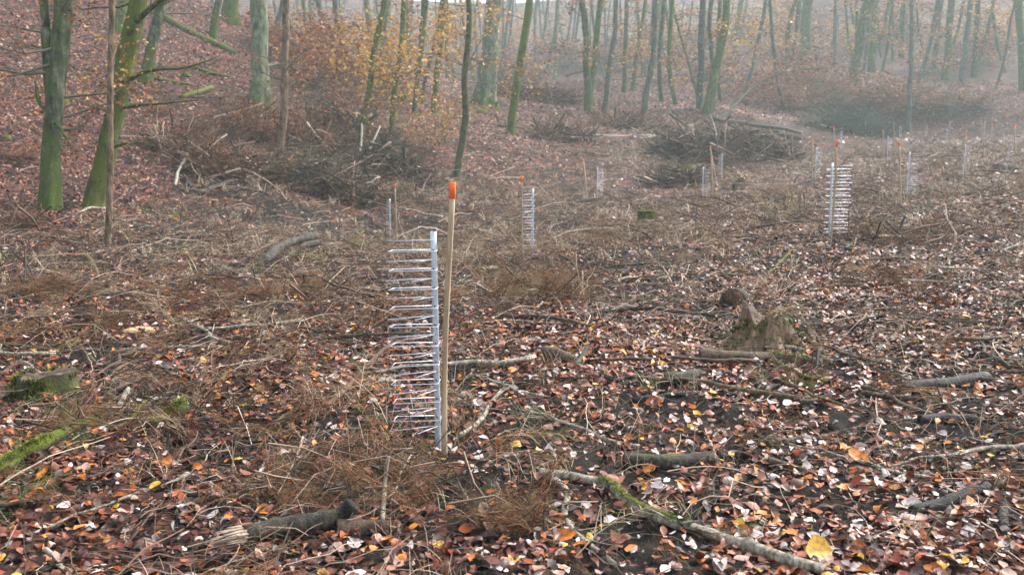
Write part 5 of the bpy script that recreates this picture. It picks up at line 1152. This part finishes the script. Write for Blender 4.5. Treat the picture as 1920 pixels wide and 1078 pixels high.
# ------------------------------------------------------------------ labels of repeats, told apart by what they lie beside
LM = [(830,640,'the nearest guard'),(999,430,'the second guard'),(1565,380,'the right hand guard'),(92,720,'the large mossy stump'),(1435,620,'the decayed stump'),(550,480,'the propped dead branch'),
 (540,1010,'the splintered log'),(1200,940,'the pale mossy branch'),(1250,870,'the smooth dark log'),(1400,682,'the rotting brown log'),(1780,945,'the blackened log'),(1770,725,'the black wet log'),(265,620,'the orange wood slab'),
 (50,860,'the big mossy branch'),(320,780,'the green moss lump'),(203,460,'the slender brown trunk'),(1212,405,'the small mossy stump'),(918,510,'the low mossy stump'),(1275,712,'the short grey log'),(1490,728,'the bright mossy stick'),
 (1750,605,'the long straight stick'),(690,705,'the reddish leaning stick'),(915,765,'the pale dry stick'),(1325,360,'the two sided guard'),(1695,350,'the close runged guard'),(1805,310,'the tidy guard'),(400,389,'the tiny cut stump'),
 (1120,350,'the central guard'),(725,920,'the pale upright twig'),(300,955,'the long diagonal stick'),(1880,970,'the grey stick at the right edge'),(1730,765,'the forked dark branch'),(60,545,'the brown mound at the left edge'),(1374,555,'the round log end'),
 (640,870,'the arched brown stick'),(735,420,'the small narrow guard'),(485,760,'the withered leaf sprig'),(1050,675,'the dark reddish log end'),(1590,850,'the large orange leaf')]
LT2 = [(92,200,'the forked grey beech'),(225,180,'the mossy leaning beech'),(485,120,'the stout beech'),(700,130,'the curving mossy trunk'),(822,110,'the golden leaved trunk'),(872,170,'the dark leaning stem'),(916,100,'the huge pale beech'),(980,120,'the green leaning tree'),
 (1103,100,'the close pair of trunks'),(1220,110,'the valley mossy trunk'),(1316,100,'the hazy straight trunk'),(1345,110,'the thick green trunk'),(1480,70,'the crooked dark trunk'),(1510,70,'the pale sturdy trunk'),(1566,70,'the yellow sprayed stem'),(1615,80,'the leaning sturdy trunk'),
 (1637,70,'the pale straight trunk'),(1706,120,'the slim rusty leaved trunk'),(1778,80,'the dark hazy trunk'),(1815,80,'the pale hazy trunk'),(1915,80,'the trunk at the right edge')]
def relabel(objs, lms, below):
    seen = {}
    for o, base in objs:
        x_, y_, d_ = [float(v) for v in project(*[np.array(c) for c in o.location])]
        near = sorted(lms, key=lambda l: (l[0] - x_) ** 2 + (2.2 * (l[1] - y_)) ** 2 if below else abs(l[0] - x_))
        a, b = near[0], near[1]; dx, dy = x_ - a[0], y_ - a[1]
        if not below: rel = 'far behind and ' + ('right of' if dx > 0 else 'left of') + ' ' + a[2] + (', very faint' if d_ > 125 else '')
        elif abs(dy) * 1.3 > abs(dx): rel = ('in front of ' if dy > 0 else 'behind ') + a[2]
        else: rel = ('right of ' if dx > 0 else 'left of ') + a[2]
        cand = [base + ' ' + rel, base + ' ' + rel + ', towards ' + b[2], base + ' between ' + a[2] + ' and ' + near[2][2]]
        if not below:
            far = 'very faint ' if d_ > 135 else 'faint ' if d_ > 105 else 'clearer '; side = ('just ' if abs(dx) < 12 else '' if abs(dx) < 30 else 'well ') + ('right of ' if dx > 0 else 'left of ') + a[2]
            cand = [far + base + ' ' + side, far + base + ' between ' + a[2] + ' and ' + b[2]]
        cand += [base + ' near ' + a[2] + (', slightly' if abs(dx) < 40 else ', well') + (' below it' if dy > 0 else ' above it'), base + ' near ' + b[2]]
        cand = [c for c in cand if len(c.split()) <= 16] or [base + ' near ' + a[2]]
        for c in cand:
            if c not in seen: break
        seen.setdefault(c, []).append(o); o['label'] = c
relabel([(o, o['label'].replace(' lying in the litter', ' lying')) for o in C.objects if o.name.startswith('dead_stick')], LM, True)
relabel([(o, o['label'].split(' on the left slope')[0].split(' down the')[0].split(' on the right')[0]) for o in C.objects if o.name.startswith('forest_tree')], LT2, False)
relabel([(o, o['label'].replace(' in the far wood', '')) for o in C.objects if o.name.startswith('shrub') and 'undergrowth' in o['label'] and 'hazy' in o['label']], LT2, False)
# ------------------------------------------------------------------ haze: one closed box of even air
zlo = float(gz.min()) - 1.0; zhi = 84.0; s_ = 430.0
V = [(x_, y_, z_) for z_ in (zlo, zhi) for x_, y_ in ((-s_, -s_), (s_, -s_), (s_, s_), (-s_, s_))]
me = mesh_np('haze', np.array(V), [np.array([(3, 2, 1, 0), (4, 5, 6, 7), (0, 1, 5, 4), (1, 2, 6, 5), (2, 3, 7, 6), (3, 0, 4, 7)])])
hm = bpy.data.materials.new('haze_air'); hm.use_nodes = True; n = hm.node_tree; n.nodes.clear()
pv = n.nodes.new('ShaderNodeVolumePrincipled'); pv.inputs['Color'].default_value = (*HAZE_COL, 1); pv.inputs['Density'].default_value = HAZE; pv.inputs['Anisotropy'].default_value = .2
om = n.nodes.new('ShaderNodeOutputMaterial'); n.links.new(pv.outputs[0], om.inputs['Volume'])
tag(link('haze', me, hm), 'thin autumn mist filling the valley', 'haze', kind='stuff')
